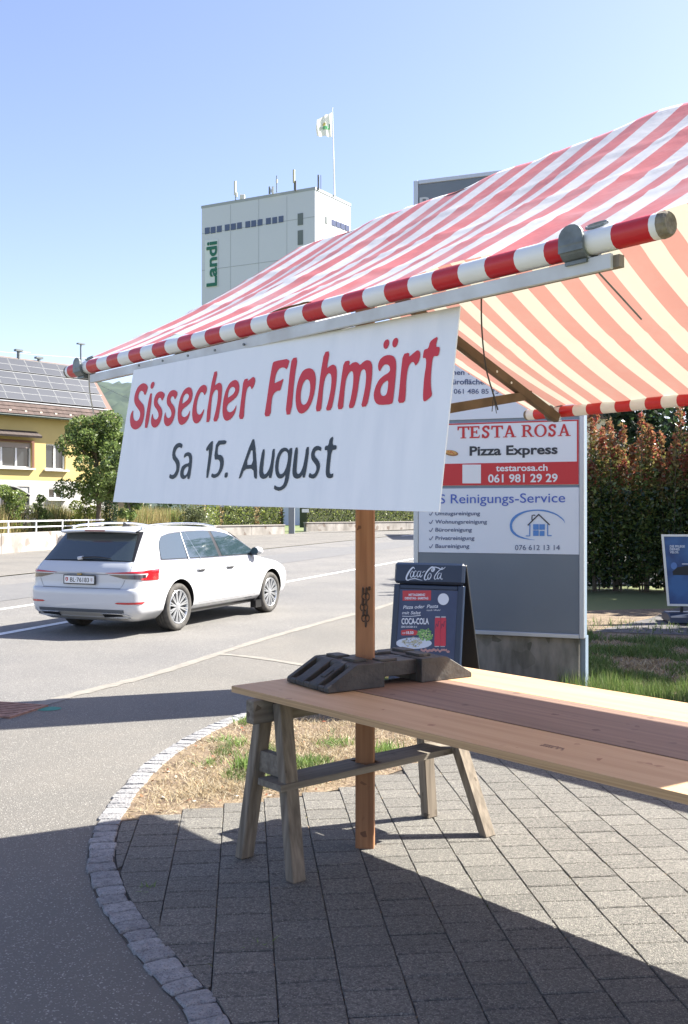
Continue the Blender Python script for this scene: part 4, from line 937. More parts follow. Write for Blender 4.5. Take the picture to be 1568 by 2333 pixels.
for ax in (RA, FA):
    for sd in (-1, 1):
        n = 40
        for k, yy in enumerate((sd*.62, sd*1.1)):
            cut_.v += [(ax+.385*math.cos(2*math.pi*i/n), yy, WR+.012+.385*math.sin(2*math.pi*i/n)) for i in range(n)]
        b = len(cut_.v)-2*n
        for i in range(n): cut_.f.append((b+i, b+(i+1) % n, b+n+(i+1) % n, b+n+i))
        cut_.f.append(tuple(b+i for i in range(n))[::-1]); cut_.f.append(tuple(b+n+i for i in range(n)))
cm = cut_.mesh('cut'); bm = bmesh.new(); bm.from_mesh(cm); bmesh.ops.recalc_face_normals(bm, faces=bm.faces); bm.to_mesh(cm); bm.free()
bm = bmesh.new(); bm.from_mesh(body.data); bmesh.ops.recalc_face_normals(bm, faces=bm.faces); bm.to_mesh(body.data); bm.free()
cm.materials.append(M_trim); body.data.materials.append(M_trim)
co = bpy.data.objects.new('cut', cm); col.objects.link(co)
md = body.modifiers.new('arch', 'BOOLEAN'); md.object = co; md.operation = 'DIFFERENCE'; md.solver = 'EXACT'; md.material_mode = 'TRANSFER'
co.parent = car
dg = bpy.context.evaluated_depsgraph_get(); dg.update()
nm_ = bpy.data.meshes.new_from_object(body.evaluated_get(dg)); body.modifiers.clear(); body.data = nm_
bpy.data.objects.remove(co)
bm = bmesh.new(); bm.from_mesh(body.data)
for e_ in bm.edges:
    if len(e_.link_faces) == 2 and e_.calc_face_angle(0) > R(38): e_.smooth = False
bm.to_mesh(body.data); bm.free()
def cpart(name, mb, m, parent=None, smooth=False, bevel=0):
    p = parent or car
    o = link(name, mb.mesh(name, smooth), m); o.parent = p
    if bevel: md = o.modifiers.new('bevel', 'BEVEL'); md.width = bevel; md.segments = 2
    return o
def strip(name, cols, fn_, m, nz=5, parent=None, off=.005, side=-1):
    mb = MB(); rows = []
    if fn_ is rear_pt:
        dense = []
        for p, q in zip(cols, cols[1:]):
            k = max(1, int((q[0]-p[0])/.02))
            dense += [tuple(a+(b-a)*i/k for a, b in zip(p, q)) for i in range(k)]
        cols = dense+[cols[-1]]
    for s, zb, zt in cols: rows.append([fn_(s, zb+(zt-zb)*k/nz, off, side) for k in range(nz+1)])
    mb.grid(rows)
    c = Vector((2.4, 0, .9))
    for i, f in enumerate(mb.f):
        a, b, d = (Vector(mb.v[f[q]]) for q in (0, 1, 2))
        if (b-a).cross(d-a).dot((a+d)/2-c) < 0: mb.f[i] = f[::-1]
    return cpart(name, mb, m, parent, smooth=True)
ZT = [(.70, 1.04), (.76, 1.20), (.84, 1.315), (.96, 1.362), (1.2, 1.385), (1.6, 1.402), (2.0, 1.406), (2.35, 1.395), (2.65, 1.365), (2.85, 1.318), (3.05, 1.235), (3.25, 1.135), (3.42, 1.045), (3.5, 1.0)]
def zt(x):
    for a, b in zip(ZT, ZT[1:]):
        if a[0] <= x <= b[0]: return a[1]+(b[1]-a[1])*(x-a[0])/(b[0]-a[0])
    return 1.0
def zbel(x): return 1.0+.012*(2-x) if x < 2 else 1.0
def wcols(x0, x1, lean0=0, lean1=0, n=14): return [(x0+(x1-x0)*i/n, zbel(x0+(x1-x0)*i/n), zt(x0+(x1-x0)*i/n)) for i in range(n+1)]
def side_win(name, x0, x1, l0, l1, m, off, side, inset=0):
    """window with leaning ends: l = shift of the top relative to the bottom"""
    n = 14; nz = 6; mb = MB(); rows = []
    for i in range(n+1):
        r = []
        for k in range(nz+1):
            h = k/nz; xa = x0+l0*h; xb = x1+l1*h; x = xa+(xb-xa)*i/n; zb = zbel(x)+inset; ztp = max(zb+.004, zt(x)-inset); r.append(side_pt(x, zb+(ztp-zb)*h, off, side))
        rows.append(r)
    mb.grid(rows)
    for i, f in enumerate(mb.f):
        a, b, d = (Vector(mb.v[f[q]]) for q in (0, 1, 2))
        if (b-a).cross(d-a).y*side < 0: mb.f[i] = f[::-1]
    return cpart(name, mb, m, None, smooth=True)
for sd in (-1, 1):
    side_win('window_trim', .665, 3.55, .0, -.0, M_chr, .003, sd, -.012)
    side_win('pillar_band', .70, 3.50, .0, -.0, M_trim, .006, sd)
    side_win('side_window', .72, 1.36, .0, .06, M_glass, .009, sd, .012)
    side_win('side_window', 1.42, 2.26, .02, -.04, M_glass, .009, sd, .012)
    side_win('side_window', 2.36, 3.47, -.06, -.0, M_glass, .009, sd, .012)
    mb = MB(); mb.tube([side_pt(1.39, .99, .011, sd), side_pt(1.425, 1.375, .011, sd)], .008, 6); mb.tube([side_pt(1.72, .99, .011, sd), side_pt(1.55, 1.395, .011, sd)], .006, 6); cpart('window_bar', mb, M_chr)
    # doors: shut lines and handles
    mb = MB()
    def line(pts): mb.tube([side_pt(x, z, .0005, sd) for x, z in pts], .0035, 4)
    line([(1.50, .955), (1.48, .80), (1.45, .62), (1.52, .5), (1.62, .36)]); line([(2.31, .975), (2.31, .36)]); line([(3.40, .975), (3.42, .7), (3.38, .36)]); line([(1.62, .36), (3.38, .36)])
    cpart('shut_line', mb, mat('shut_line_grey', (.22, .22, .23), .6))
    for hx in (1.66, 2.52):
        mb = MB(); mb.tube(catmull([side_pt(hx-.11, .84, .0, sd), side_pt(hx-.07, .842, .03, sd), side_pt(hx+.07, .842, .03, sd), side_pt(hx+.11, .84, .0, sd)], 3), .013, 6); h_ = cpart('door_handle', mb, M_car, smooth=True)
        mb = MB(); mb.box(side_pt(hx, .832, .002, sd), (.075, 0, 0), (0, .003, 0), (0, 0, .016)); cpart('handle_recess', mb, mat('recess_grey', (.2, .2, .2), .5), h_)
    # sill
    strip('sill', [(1.50+i*.2, .225, .262) for i in range(11)], side_pt, M_trim, 2, off=.012, side=sd)
    strip('sill_strip', [(1.50+i*.2, .305, .318) for i in range(10)], side_pt, M_chr, 2, off=.007, side=sd)
    # mirror
    mb = MB(); c = side_pt(3.30, 1.02, .10, sd); rows = []
    for i in range(9):
        t = i/8; x = c.x-.05+.15*t; rr = (.3+.7*math.sin(math.pi*min(1, (1-t)*.75+.25))**.7)
        rows.append([(x, c.y+.095*rr*math.cos(a), c.z+.07*rr*math.sin(a)) for a in [2*math.pi*k/12 for k in range(12)]])
    mb.grid(rows, closed=True); mb.f.append(tuple(range(12))); mb.f.append(tuple(range(96, 108)))
    mi = cpart('mirror', mb, M_car, smooth=True)
    mb = MB(); mb.tube([(c.x-.055, c.y, c.z), (c.x-.051, c.y, c.z)], .066, 14); g_ = cpart('mirror_glass', mb, M_glass, mi)
    mb = MB(); mb.box(side_pt(3.30, .985, .045, sd), (.05, 0, 0), (0, .06, 0), (0, 0, .015)); cpart('mirror_foot', mb, M_trim, mi)
    # roof rail
    mb = MB(); rl = catmull([(.62, sd*.585, 1.452), (.80, sd*.60, 1.492), (1.4, sd*.61, 1.515), (2.1, sd*.60, 1.505), (2.5, sd*.585, 1.468), (2.62, sd*.58, 1.445)], 6); mb.tube(rl, .016, 8); cpart('roof_rail', mb, M_chr, smooth=True)
    # wheels
for ax in (RA, FA):
    for sd in (-1, 1):
        wr = bpy.data.objects.new('wheel', None); col.objects.link(wr); wr.parent = car; wr.location = (ax, sd*.80, WR); wr.empty_display_size = .1
        mb = MB(); prof = [(.235, .085), (.25, .105), (.29, .115), (.318, .108), (.332, .09), (.338, .05), (.338, -.05), (.332, -.09), (.315, -.11), (.28, -.115), (.235, -.10)]; n = 48
        mb.grid([[(r*math.cos(2*math.pi*k/n), sd*y, r*math.sin(2*math.pi*k/n)) for k in range(n)] for r, y in prof], closed=True)
        cpart('tyre', mb, mat('tyre_rubber', (.045, .043, .04), .8, c2=(.085, .08, .073), scale=12), wr, smooth=True)
        gv = MB()
        for y in (-.045, 0, .045): gv.grid([[(.3388*math.cos(2*math.pi*k/n), y+d, .3388*math.sin(2*math.pi*k/n)) for k in range(n)] for d in (-.006, .006)], closed=True)
        cpart('groove', gv, M_black, wr)
        M_rim = mat('alloy_rim', (.55, .57, .60), .28, metal=.7)
        mb = MB(); prof = [(.243, .098), (.236, .106), (.224, .100), (.218, .07), (.218, -.09)]
        mb.grid([[(r*math.cos(2*math.pi*k/n), sd*y, r*math.sin(2*math.pi*k/n)) for k in range(n)] for r, y in prof], closed=True)
        rim = cpart('rim', mb, M_rim, wr, smooth=True)
        mb = MB()
        for k in range(12):
            for dl in (-.085, .085):
                a = 2*math.pi*k/12 if 0 else 2*math.pi*(k+.5)/12; a0 = a+dl*.35; a1 = a+dl
                p0 = Vector((.05*math.cos(a0), sd*.078, .05*math.sin(a0))); p1 = Vector((.222*math.cos(a1), sd*.095, .222*math.sin(a1)))
                mb.beam(p0, p1, (0, 1, 0), .008, .0085)
        cpart('spokes', mb, M_rim, wr)
        mb = MB(); mb.tube([(0, sd*.05, 0), (0, sd*.088, 0), (0, sd*.096, 0)], [.058, .056, .03], 16); cpart('hub_cap', mb, M_rim, wr)
        mb = MB(); mb.tube([(0, sd*.0, 0), (0, sd*.03, 0)], .20, 24); cpart('brake_disc', mb, mat('brake_dark', (.05, .05, .05), .6, metal=.5), wr)
# rear glass, spoiler, lamps
def rear_y(y, z, off=.004, side=-1):
    xr, xf, w, rr, rf = lerp_lv(z); w0 = wtap(w, xr+.1); ay = abs(y)
    x = xr+.045*(min(ay, w0-rr)/w0)**2
    if ay > w0-rr: d = min(ay-(w0-rr), rr*.999); x += rr-math.sqrt(rr*rr-d*d)
    return Vector((x-off, y, z+off*.4))
def rear_patch(name, cols, m, off=.005, nz=6, parent=None):
    mb = MB(); mb.grid([[rear_y(yb+(yt-yb)*k/nz, zb+(zt_-zb)*k/nz, off) for k in range(nz+1)] for (yb, yt, zb, zt_) in cols])
    for i, f in enumerate(mb.f):
        a, b, d = (Vector(mb.v[f[q]]) for q in (0, 1, 2))
        if (b-a).cross(d-a).x > 0: mb.f[i] = f[::-1]
    return cpart(name, mb, m, parent, smooth=True)
ncol = 24
def symm(fn_): return [fn_(-1+2*i/ncol) for i in range(ncol+1)]
rg_ = rear_patch('rear_window', symm(lambda t: (t*.725, t*.595, 1.03-.012*abs(t)**3, 1.39)), M_dglass, .007)
rear_patch('window_edge', symm(lambda t: (t*.755, t*.645, 1.012, 1.41)), M_trim, .0045)
# side fins in gloss black beside the rear glass
mb = MB()
def spl_row(x, z, hw): return [(x+.055*(t/1.0)**2, t*hw, z-.018*t*t) for t in [-1+2*i/12 for i in range(13)]]
mb.grid([spl_row(.62, 1.462, .60), spl_row(.44, 1.452, .63), spl_row(.365, 1.432, .635), spl_row(.36, 1.418, .632), spl_row(.40, 1.404, .625), spl_row(.56, 1.40, .60)])
cpart('roof_spoiler', mb, M_car, smooth=True)
mb = MB(); mb.grid([[(.3535+.055*(t/.635)**2, t, 1.4335) for t in (-.17, -.06, .06, .17)], [(.3535+.055*(t/.635)**2, t, 1.416) for t in (-.17, -.06, .06, .17)]]); mb.f = [f[::-1] for f in mb.f]
cpart('brake_light', mb, mat('dark_red_lens', (.22, .012, .015), .2))
# lid edges
M_gap = mat('panel_gap', (.16, .17, .19), .6)
mb = MB()
for sd in (-1, 1):
    mb.tube([rear_y(sd*y, z, -.0005) for y, z in ((.755, 1.01), (.76, .95), (.765, .885))], .0035, 4)
    mb.tube([rear_y(sd*y, z, -.0005) for y, z in ((.70, .775), (.665, .70), (.64, .668))], .0035, 4)
mb.tube([rear_y(-.64+1.28*i/16, .655, .0) for i in range(17)], .008, 5)
cpart('shut_line', mb, M_gap)
# crease above the plate
rear_patch('lid_crease', symm(lambda t: (t*.62, t*.62, .838, .846)), M_gap, .0035, 1)
for sd in (-1, 1):
    strip('tail_lamp', [(.40, .858, .860), (.50, .858, .868), (.65, .858, .878), (.80, .858, .886), (.92, .858, .893), (1.02, .856, .898), (1.12, .853, .901), (1.22, .850, .904), (1.30, .848, .906)], rear_pt, M_tail, 3, off=.008, side=sd)
    strip('tail_lamp', [(.46, .836, .8375), (.56, .815, .838), (.68, .79, .839), (.78, .785, .840), (.90, .780, .8405), (1.0, .778, .841)], rear_pt, M_taild, 3, off=.007, side=sd)
    strip('tail_lamp', [(.92, .772, .792), (1.0, .766, .800), (1.06, .764, .852), (1.14, .763, .852), (1.22, .762, .850), (1.285, .762, .848)], rear_pt, M_tail, 3, off=.009, side=sd)
    strip('lamp_bar', [(.44+.1*i, .842, .855) for i in range(7)], rear_pt, M_car, 2, off=.008, side=sd)
    strip('reflector', [(.58, .462, .464), (.62, .452, .476), (.8, .45, .478), (.98, .452, .480), (1.02, .47, .481)], rear_pt, M_tail, 2, off=.007, side=sd)
    strip('exhaust_trim', [(.36+.06*i, .262+.004*i, .312) for i in range(6)], rear_pt, M_trim, 2, off=.012, side=sd)
    mb = MB(); mb.tube(catmull([rear_pt(s, z, .014, sd) for s, z in ((.34, .318), (.55, .322), (.70, .31), (.76, .27), (.60, .253), (.38, .256))], 4), .008, 6); cpart('exhaust_trim_edge', mb, M_chr)
mb = MB(); mb.grid([[rear_y(-.70+1.40*i/20, z, .006) for i in range(21)] for z in (.372, .348, .328)]); mb.f = [f[::-1] for f in mb.f]; cpart('diffuser', mb, mat('grey_trim', (.075, .085, .10), .45), smooth=True)
mb = MB(); mb.grid([[rear_y(-.66+1.32*i/20, z, .005) for i in range(21)] for z in (.325, .29, .255, .225)]); mb.f = [f[::-1] for f in mb.f]; cpart('bumper_skirt', mb, mat('skirt_silver', (.42, .41, .38), .35, metal=.3), smooth=True)
# underbody shade pan and rear plate
pl_ = bpy.data.objects.new('number_plate', MB().box((.022, 0, .768), (.008, 0, 0), (0, .262, 0), (0, 0, .064)).mesh('number_plate')); col.objects.link(pl_); pl_.data.materials.append(M_trim); pl_.parent = car
mb = MB(); mb.box((.0135, 0, .768), (.001, 0, 0), (0, .246, 0), (0, 0, .050)); cpart('plate_face', mb, mat('plate_white', (.74, .75, .76), .4), pl_)
V, Fc = text2d('BL·76183', .012)
mb = MB(); mb.add([(.0118, .150-.315*v[0], .737+v[1]*.060/CAP) for v in V], Fc); mb.f = [f if (Vector(mb.v[f[1]])-Vector(mb.v[f[0]])).cross(Vector(mb.v[f[2]])-Vector(mb.v[f[0]])).x < 0 else f[::-1] for f in mb.f]; cpart('plate_lettering', mb, M_trim, pl_)
mb = MB(); mb.add([(.0116, .205+.022*a, .768+.026*b) for a, b in ((-1, 1), (1, 1), (1, -.4), (0, -1), (-1, -.4))], [(0, 1, 2, 3, 4)]); cpart('shield', mb, M_tail, pl_)
mb = MB(); mb.box((.0112, .205, .770), (.0003, 0, 0), (0, .011, 0), (0, 0, .004)); mb.box((.0110, .205, .770), (.0003, 0, 0), (0, .004, 0), (0, 0, .011)); cpart('shield', mb, M_white, pl_)
mb = MB(); mb.add([(.0116, -.205+.017*a, .768+.026*b) for a, b in ((-1, 1), (1, 1), (1, -.4), (0, -1), (-1, -.4))], [(0, 1, 2, 3, 4)]); cpart('shield', mb, mat('shield_grey', (.5, .45, .44), .5), pl_)
mb = MB(); mb.box((.024, 0, .842), (.012, 0, 0), (0, .035, 0), (0, 0, .012)); cpart('badge', mb, mat('badge_gold', (.35, .25, .10), .3, metal=.6), bevel=.004)
# wiper, antenna
mb = MB(); mb.tube([rear_y(.10, 1.045, .03), rear_y(-.15, 1.06, .03), rear_y(-.40, 1.045, .022)], [.013, .009, .006], 6); wp = cpart('wiper', mb, M_trim); mb = MB(); mb.tube([rear_y(.13, 1.04, .02), rear_y(.06, 1.052, .02)], .026, 8); cpart('wiper_cap', mb, M_car, wp)
mb = MB(); mb.prism([(1.02, -.006, 1.465), (1.19, -.006, 1.472), (1.05, -.006, 1.53), (1.03, -.006, 1.535)], (0, .012, 0)); mb.prism([(1.0, -.02, 1.462), (1.22, -.02, 1.472), (1.16, -.02, 1.485), (1.03, -.02, 1.485)], (0, .04, 0)); cpart('antenna_fin', mb, M_trim)
# windscreen and head lamps
mb = MB(); rows = []
for k in range(7):
    z = 1.0+.36*k/6; xr, xf, w, rr, rf = lerp_lv(z); w1 = wtap(w, xf-rf)
    rows.append([(xf-rf+rf*math.sqrt(max(0, 1-(abs(t)*.93)**6))+.012+.02*(1-t*t), w1*.93*t, z) for t in [-1+2*i/14 for i in range(15)]])
mb.grid(rows); cpart('windscreen', mb, M_glass, smooth=True)
for sd in (-1, 1):
    mb = MB(); mb.grid([[(4.52, sd*.80, z), (4.66, sd*.72, z), (4.80, sd*.56, z)] for z in (.62, .66, .70)]); cpart('head_lamp', mb, M_glass)
    mb = MB(); mb.abox(3.42, 3.62, sd*.84-.05, sd*.84+.05, .12, .24); cpart('mud_flap', mb, M_trim)
# ------------------------------------------------------------ yellow house
hd = Vector((.653, .757, 0)).normalized(); hn = Vector((.757, -.653, 0)).normalized()
R1 = Vector((-14.2, 55.5, 9.55)); RUN = 2.72; EZ = 6.47; HL = 12.0
house = thing('yellow_house', R1-ZV*9.55-hd*6, 'yellow and white house with solar panels on its roof behind the tree', 'house')
M_yel = mat('yellow_render', (.52, .41, .17), .9, c2=(.47, .37, .15), scale=.8, bump=.1, bscale=30)
M_wht = mat('white_render', (.56, .55, .52), .9, c2=(.48, .47, .45), scale=.8)
M_tile = mat('roof_tiles', (.092, .064, .054), .85, c2=(.062, .042, .036), scale=3, obrand=.15)
M_pv = mat('solar_glass', (.040, .046, .060), .45, c2=(.052, .058, .072), scale=.3, spec=.25); M_pvf = mat('solar_frame', (.20, .21, .22), .6)
def hp(a, b, z): return Vector((R1.x, R1.y, 0))+hd*a+hn*b+ZV*z      # a along the ridge (0 at its right end), b towards the road
wb = RUN-.62
WT = EZ+.45
# front wall, built round its window openings in two bands
wpl_p, wpl_n = hp(0, wb, 0), hn
def wall_ab(x, y): p = RP(x, y, wpl_p, wpl_n); return (p-hp(0, wb, 0)).dot(hd), p.z
a0h = -HL; a1h = -.45
fl = 3.2
def wall_band(z0, z1, holes, m):
    cuts = sorted(holes); mb = MB(); cur = a0h
    def bx(x0, x1, za, zb):
        if x1-x0 > .01 and zb-za > .01: mb.box(hp((x0+x1)/2, wb-.15, (za+zb)/2), hd*((x1-x0)/2), hn*.15, ZV*((zb-za)/2))
    for (x0, x1, za, zb) in cuts:
        bx(cur, x0, z0, z1); bx(x0, x1, z0, za); bx(x0, x1, zb, z1); cur = x1
    bx(cur, a1h, z0, z1); ob('wall', mb, m, house)
def winrect(x0, y0, x1, y1):
    a, zt_ = wall_ab(x0, y0); b, zb_ = wall_ab(x1, y1); return (a, b, zb_, zt_)
W1 = winrect(-28, 1003, 73, 1066); W1 = (W1[0], W1[1], W1[2], W1[3]); W2 = winrect(105, 1010, 150, 1070)
D1 = winrect(-30, 1106, 68, 1152); D1 = (D1[0], D1[1], .1, D1[3]); W3 = winrect(112, 1112, 146, 1136)
wall_band(fl, WT, [W1, W2], M_yel); wall_band(0, fl-.003, [D1, W3], M_wht)
mb = MB(); mb.box(hp((a0h+a1h)/2, wb-2.6, 3.3), hd*((a1h-a0h)/2-.01), hn*2.29, ZV*3.3); ob('core_wall', mb, M_yel, house)
mb = MB(); mb.prism([hp(a1h-.02, wb-.02, EZ+.3), hp(a1h-.02, -4.9, EZ+.3), hp(a1h-.02, 0, 9.4)], -hd*.3); ob('gable', mb, M_yel, house)
M_wfr = mat('window_frame_white', (.76, .77, .78), .5); M_wgl = mat('window_glass', (.03, .035, .04), .06, spec=.8); M_wbr = mat('window_reveal_brown', (.16, .07, .04), .7)
def window(r, nm=2, brown=False):
    a0, a1, z0, z1 = r; f = MB(); t = .07
    cc = wb-.16
    for (x0, x1, za, zb) in ((a0, a0+t, z0, z1), (a1-t, a1, z0, z1), (a0+t, a1-t, z0, z0+t), (a0+t, a1-t, z1-t, z1)): f.box(hp((x0+x1)/2, cc, (za+zb)/2), hd*((x1-x0)/2), hn*.04, ZV*((zb-za)/2))
    for i in range(1, nm): x = a0+(a1-a0)*i/nm; f.box(hp(x, cc, (z0+z1)/2), hd*.045, hn*.039, ZV*((z1-z0)/2-t))
    wn = ob('window', f, M_wfr, house)
    for i in range(nm):
        x0 = a0+(a1-a0)*i/nm+.05; x1 = a0+(a1-a0)*(i+1)/nm-.05; p = MB(); p.box(hp((x0+x1)/2, cc-.02, (z0+z1)/2), hd*((x1-x0)/2), hn*.005, ZV*((z1-z0)/2-.05)); ob('pane', p, M_wgl, wn)
    sl = MB(); sl.box(hp((a0+a1)/2, wb+.05, z0-.05), hd*((a1-a0)/2+.12), hn*.12, ZV*.04); ob('sill', sl, M_wfr, wn)
    if brown:
        b = MB()
        for (x0, x1, za, zb) in ((a0-.13, a0-.005, z0, z1+.12), (a1+.005, a1+.13, z0, z1+.12), (a0-.005, a1+.005, z1+.005, z1+.12)): b.box(hp((x0+x1)/2, wb+.015, (za+zb)/2), hd*((x1-x0)/2), hn*.03, ZV*((zb-za)/2))
        ob('reveal', b, M_wbr, wn)
        s = MB(); s.box(hp((a0+a1)/2, wb-.10, z1-.14), hd*((a1-a0)/2-.01), hn*.02, ZV*.13); ob('roller_shutter', s, mat('shutter', (.32, .27, .24), .7), wn)
    return wn
window(W1, 3, True); window(W2, 2); window(W3, 2)
f = MB(); a0, a1, z0, z1 = D1; n = 12
arc = [hp(a0+(a1-a0)*i/n, wb-.12, z1-.45+.45*math.sin(math.pi*i/n)) for i in range(n+1)]
f.prism([hp(a1, wb-.12, z0), hp(a0, wb-.12, z0)]+arc, -hn*.05); dr = ob('garage_door', f, mat('door_grey', (.13, .13, .14), .5), house)
f = MB(); f.tube([p+hn*.14 for p in arc], .07, 6); ob('door_arch', f, mat('arch_grey', (.14, .14, .15), .7), dr)
f = MB(); f.prism([p+hn*.02 for p in arc]+[hp(a1, wb-.10, z1+.15), hp(a0, wb-.10, z1+.15)], hn*.05); ob('door_lintel', f, M_wht, dr)
for i in range(3):
    f = MB(); x0 = a0+(a1-a0)*(i+.12)/3; x1 = a0+(a1-a0)*(i+.88)/3; f.box(hp((x0+x1)/2, wb-.115, z1-.75), hd*((x1-x0)/2), hn*.01, ZV*.3); ob('pane', f, M_wgl, dr)
# small tiled hood over the big window
f = MB(); a0, a1, z0, z1 = W1
hood = thing and MB()
for i in range(26):
    x = a0-.3+(a1-a0+.6)*i/26; hood.box(hp(x, wb+.25, z1+.42), hd*.07, (hn*.30-ZV*.14), (ZV*.05+hn*.02))
ob('window_hood', hood, mat('hood_tiles', (.07, .055, .05), .9), house)
# roof
sl_d = (hn*RUN+ZV*(EZ-9.55)); SLN = Vector((hn.x*(9.55-EZ), hn.y*(9.55-EZ), RUN)).normalized(); SLL = sl_d.length; sd_ = sl_d.normalized()
def rp(a, s, off=0): return hp(a, 0, 9.55)+sd_*s+SLN*off
f = MB(); f.prism([rp(-HL, 0), rp(0, 0), rp(0, SLL), rp(-HL, SLL)], -SLN*.14); roof = ob('roof', f, mat('roof_deck', (.17, .11, .09), .9), house)
f = MB(); f.prism([hp(-HL, 0, 9.55), hp(0, 0, 9.55), hp(0, -6, 6.0), hp(-HL, -6, 6.0)], ZV*-.14); ob('rear_slope', f, M_tile, house)
PVL = SLL*.80
for i in range(3):           # courses of tiles below the panels
    for k in range(40):
        s = PVL+.04+(SLL-PVL-.02)*i/3; L = (SLL-PVL)/3+.04; a = -HL+.15+k*.297
        if a > -.15: continue
        t_ = MB(); t_.prism([rp(a-.145, s, .01), rp(a+.145, s, .01), rp(a+.145, s+L, .045), rp(a-.145, s+L, .045)], SLN*.02); ob('roof_tile', t_, M_tile, roof)
nrow = 6; rh = (PVL-.12)/nrow; cwid = .98; row_gap = (0, 0, .10, .10, .20, .20)
pvm = None
for r_ in range(nrow):
    for k in range(12):
        a = -.22-.04*r_-cwid*k-cwid/2; s = .05+r_*(rh-.035)+row_gap[r_]+rh/2-.02
        if a < -HL+.5: continue
        M = Matrix((( *hd, 0), (*sd_, 0), (*SLN, 0), (0, 0, 0, 1))).transposed(); M.translation = rp(a, s, .09)
        if pvm is None:
            f = MB(); f.abox(-cwid/2+.008, cwid/2-.008, -rh/2+.022, rh/2-.022, -.02, .02); pvm = f.mesh('solar_panel'); pvm.materials.append(M_pv)
            f = MB(); ex, ey = cwid/2-.008, rh/2-.022
            for (x0, x1, y0, y1) in ((-ex, -ex+.014, -ey, ey), (ex-.014, ex, -ey, ey), (-ex+.014, ex-.014, -ey, -ey+.014), (-ex+.014, ex-.014, ey-.014, ey)): f.abox(x0, x1, y0, y1, -.021, .024)
            pvf = f.mesh('panel_frame')
        o = link('solar_panel', pvm, None, roof); o.matrix_basis = M
        o2 = link('solar_panel_rim', pvf, M_pvf, roof); o2.matrix_basis = M
for s in (.05+2*(rh-.035)+.035, .05+4*(rh-.035)+.135, PVL+.0):
    f = MB(); f.prism([rp(-HL+.3, s, .05), rp(-.25, s, .05), rp(-.25, s+.07, .05), rp(-HL+.3, s+.07, .05)], SLN*.03); ob('rail', f, M_pvf, roof)
f = MB(); f.tube([rp(-HL, 0, .03), rp(.05, 0, .03)], .09, 8); ob('ridge_cap', f, mat('ridge_tiles', (.18, .14, .12), .9), roof)
f = MB(); f.tube([rp(-HL, SLL+.05, -.05), rp(.05, SLL+.05, -.05)], .075, 8); ob('gutter', f, mat('gutter_green', (.07, .10, .09), .5), roof)
for k in range(14):
    f = MB(); a = -HL+.4+k*.86; f.box(hp(a, RUN-.32, EZ+.10), hd*.06, hn*.28-ZV*-.0, ZV*.08); ob('rafter_end', f, mat('rafter_white', (.62, .58, .48), .8), house)
mp = rp(-.55, 0)
f = MB(); f.tube([mp, mp+ZV*1.35], .05, 8); f.box(mp+ZV*1.35, hd*.22, hn*.1, ZV*.035); ob('chimney_pipe', f, M_galv, roof)
for a, h in ((-4.4, .55), (-3.2, .3)):
    q = rp(a, .05); f = MB(); f.tube([q, q+ZV*h], .09, 8); f.box(q+ZV*h, hd*.2, hn*.12, ZV*.05); ob('chimney_pipe', f, M_galv, roof)
f = MB(); f.tube([rp(-4.4, .05)+ZV*.5, rp(-4.4, .05)+ZV*.5+hd*.7], .025, 6); ob('aerial', f, M_galv, roof)

# low annex with balcony beyond the house
an = thing('balcony_house', P(220, 1165, 66), 'pale house with a dark balcony half hidden behind the tree and cypress', 'house')
c = P(218, 1090, 66)
f = MB(); f.abox(c.x-1.6, c.x+2.2, c.y, c.y+5, 0, 2.6); ob('wall', f, mat('annex_wall', (.30, .26, .22), .9), an)
f = MB(); f.abox(c.x-1.9, c.x+2.4, c.y-1.3, c.y+.3, c.z-.35, c.z-.15+.2); ob('balcony_slab', f, M_wht, an)
for k in range(16):
    f = MB(); x = c.x-1.7+k*.26; f.abox(x-.02, x+.02, c.y-1.25, c.y-1.21, c.z+.05, c.z+1.0); ob('baluster', f, M_black, an)
f = MB(); f.abox(c.x-1.8, c.x+2.3, c.y-1.27, c.y-1.2, c.z+1.0, c.z+1.06); ob('hand_rail', f, M_black, an)
f = MB(); f.abox(c.x-1.4, c.x+2.0, c.y-.2, c.y+4, 2.6, 4.6); ob('upper_wall', f, mat('annex_upper', (.42, .37, .30), .9), an)

# ------------------------------------------------------------ grain silo tower
tc = P(718, 432, 120); TOPZ = tc.z; tl = P(460, 475, 120*734/691); tr = P(799, 470, 120*734/696)
def flat(p): return Vector((p.x, p.y, 0))
tcf, tlf, trf = flat(tc), flat(tl), flat(tr)
tw = thing('silo_tower', tcf, 'tall pale grey grain silo tower with a green vertical name sign', 'tower')
M_tow = mat('tower_sheet', (.57, .585, .65), .7, c2=(.53, .545, .61), scale=.05)
mb = MB(); q = [tcf, trf, trf+(tlf-tcf), tlf]; mb.prism(q, ZV*TOPZ); ob('shaft', mb, M_tow, tw)
mb = MB(); off_ = .12; cc_ = (tcf+trf+tlf+trf+(tlf-tcf))/4
mb.prism([cc_+(p-cc_)*1.008+ZV*(TOPZ-.002) for p in q], ZV*.35); ob('roof_edge', mb, mat('tower_cap', (.33, .35, .38), .7), tw)
ld = (tlf-tcf).normalized(); ln = Vector((ld.y, -ld.x, 0)); ln = ln if ln.y < 0 else -ln
rd = (trf-tcf).normalized(); rn = Vector((rd.y, -rd.x, 0)); rn = rn if rn.x > 0 else -rn
M_tgl = mat('tower_glass', (.05, .065, .12), .15, spec=.8); M_tgl2 = mat('tower_louvre', (.13, .15, .155), .6)
z3 = lambda x, y: (408.3+.3125*x, 228.7+.3125*y)
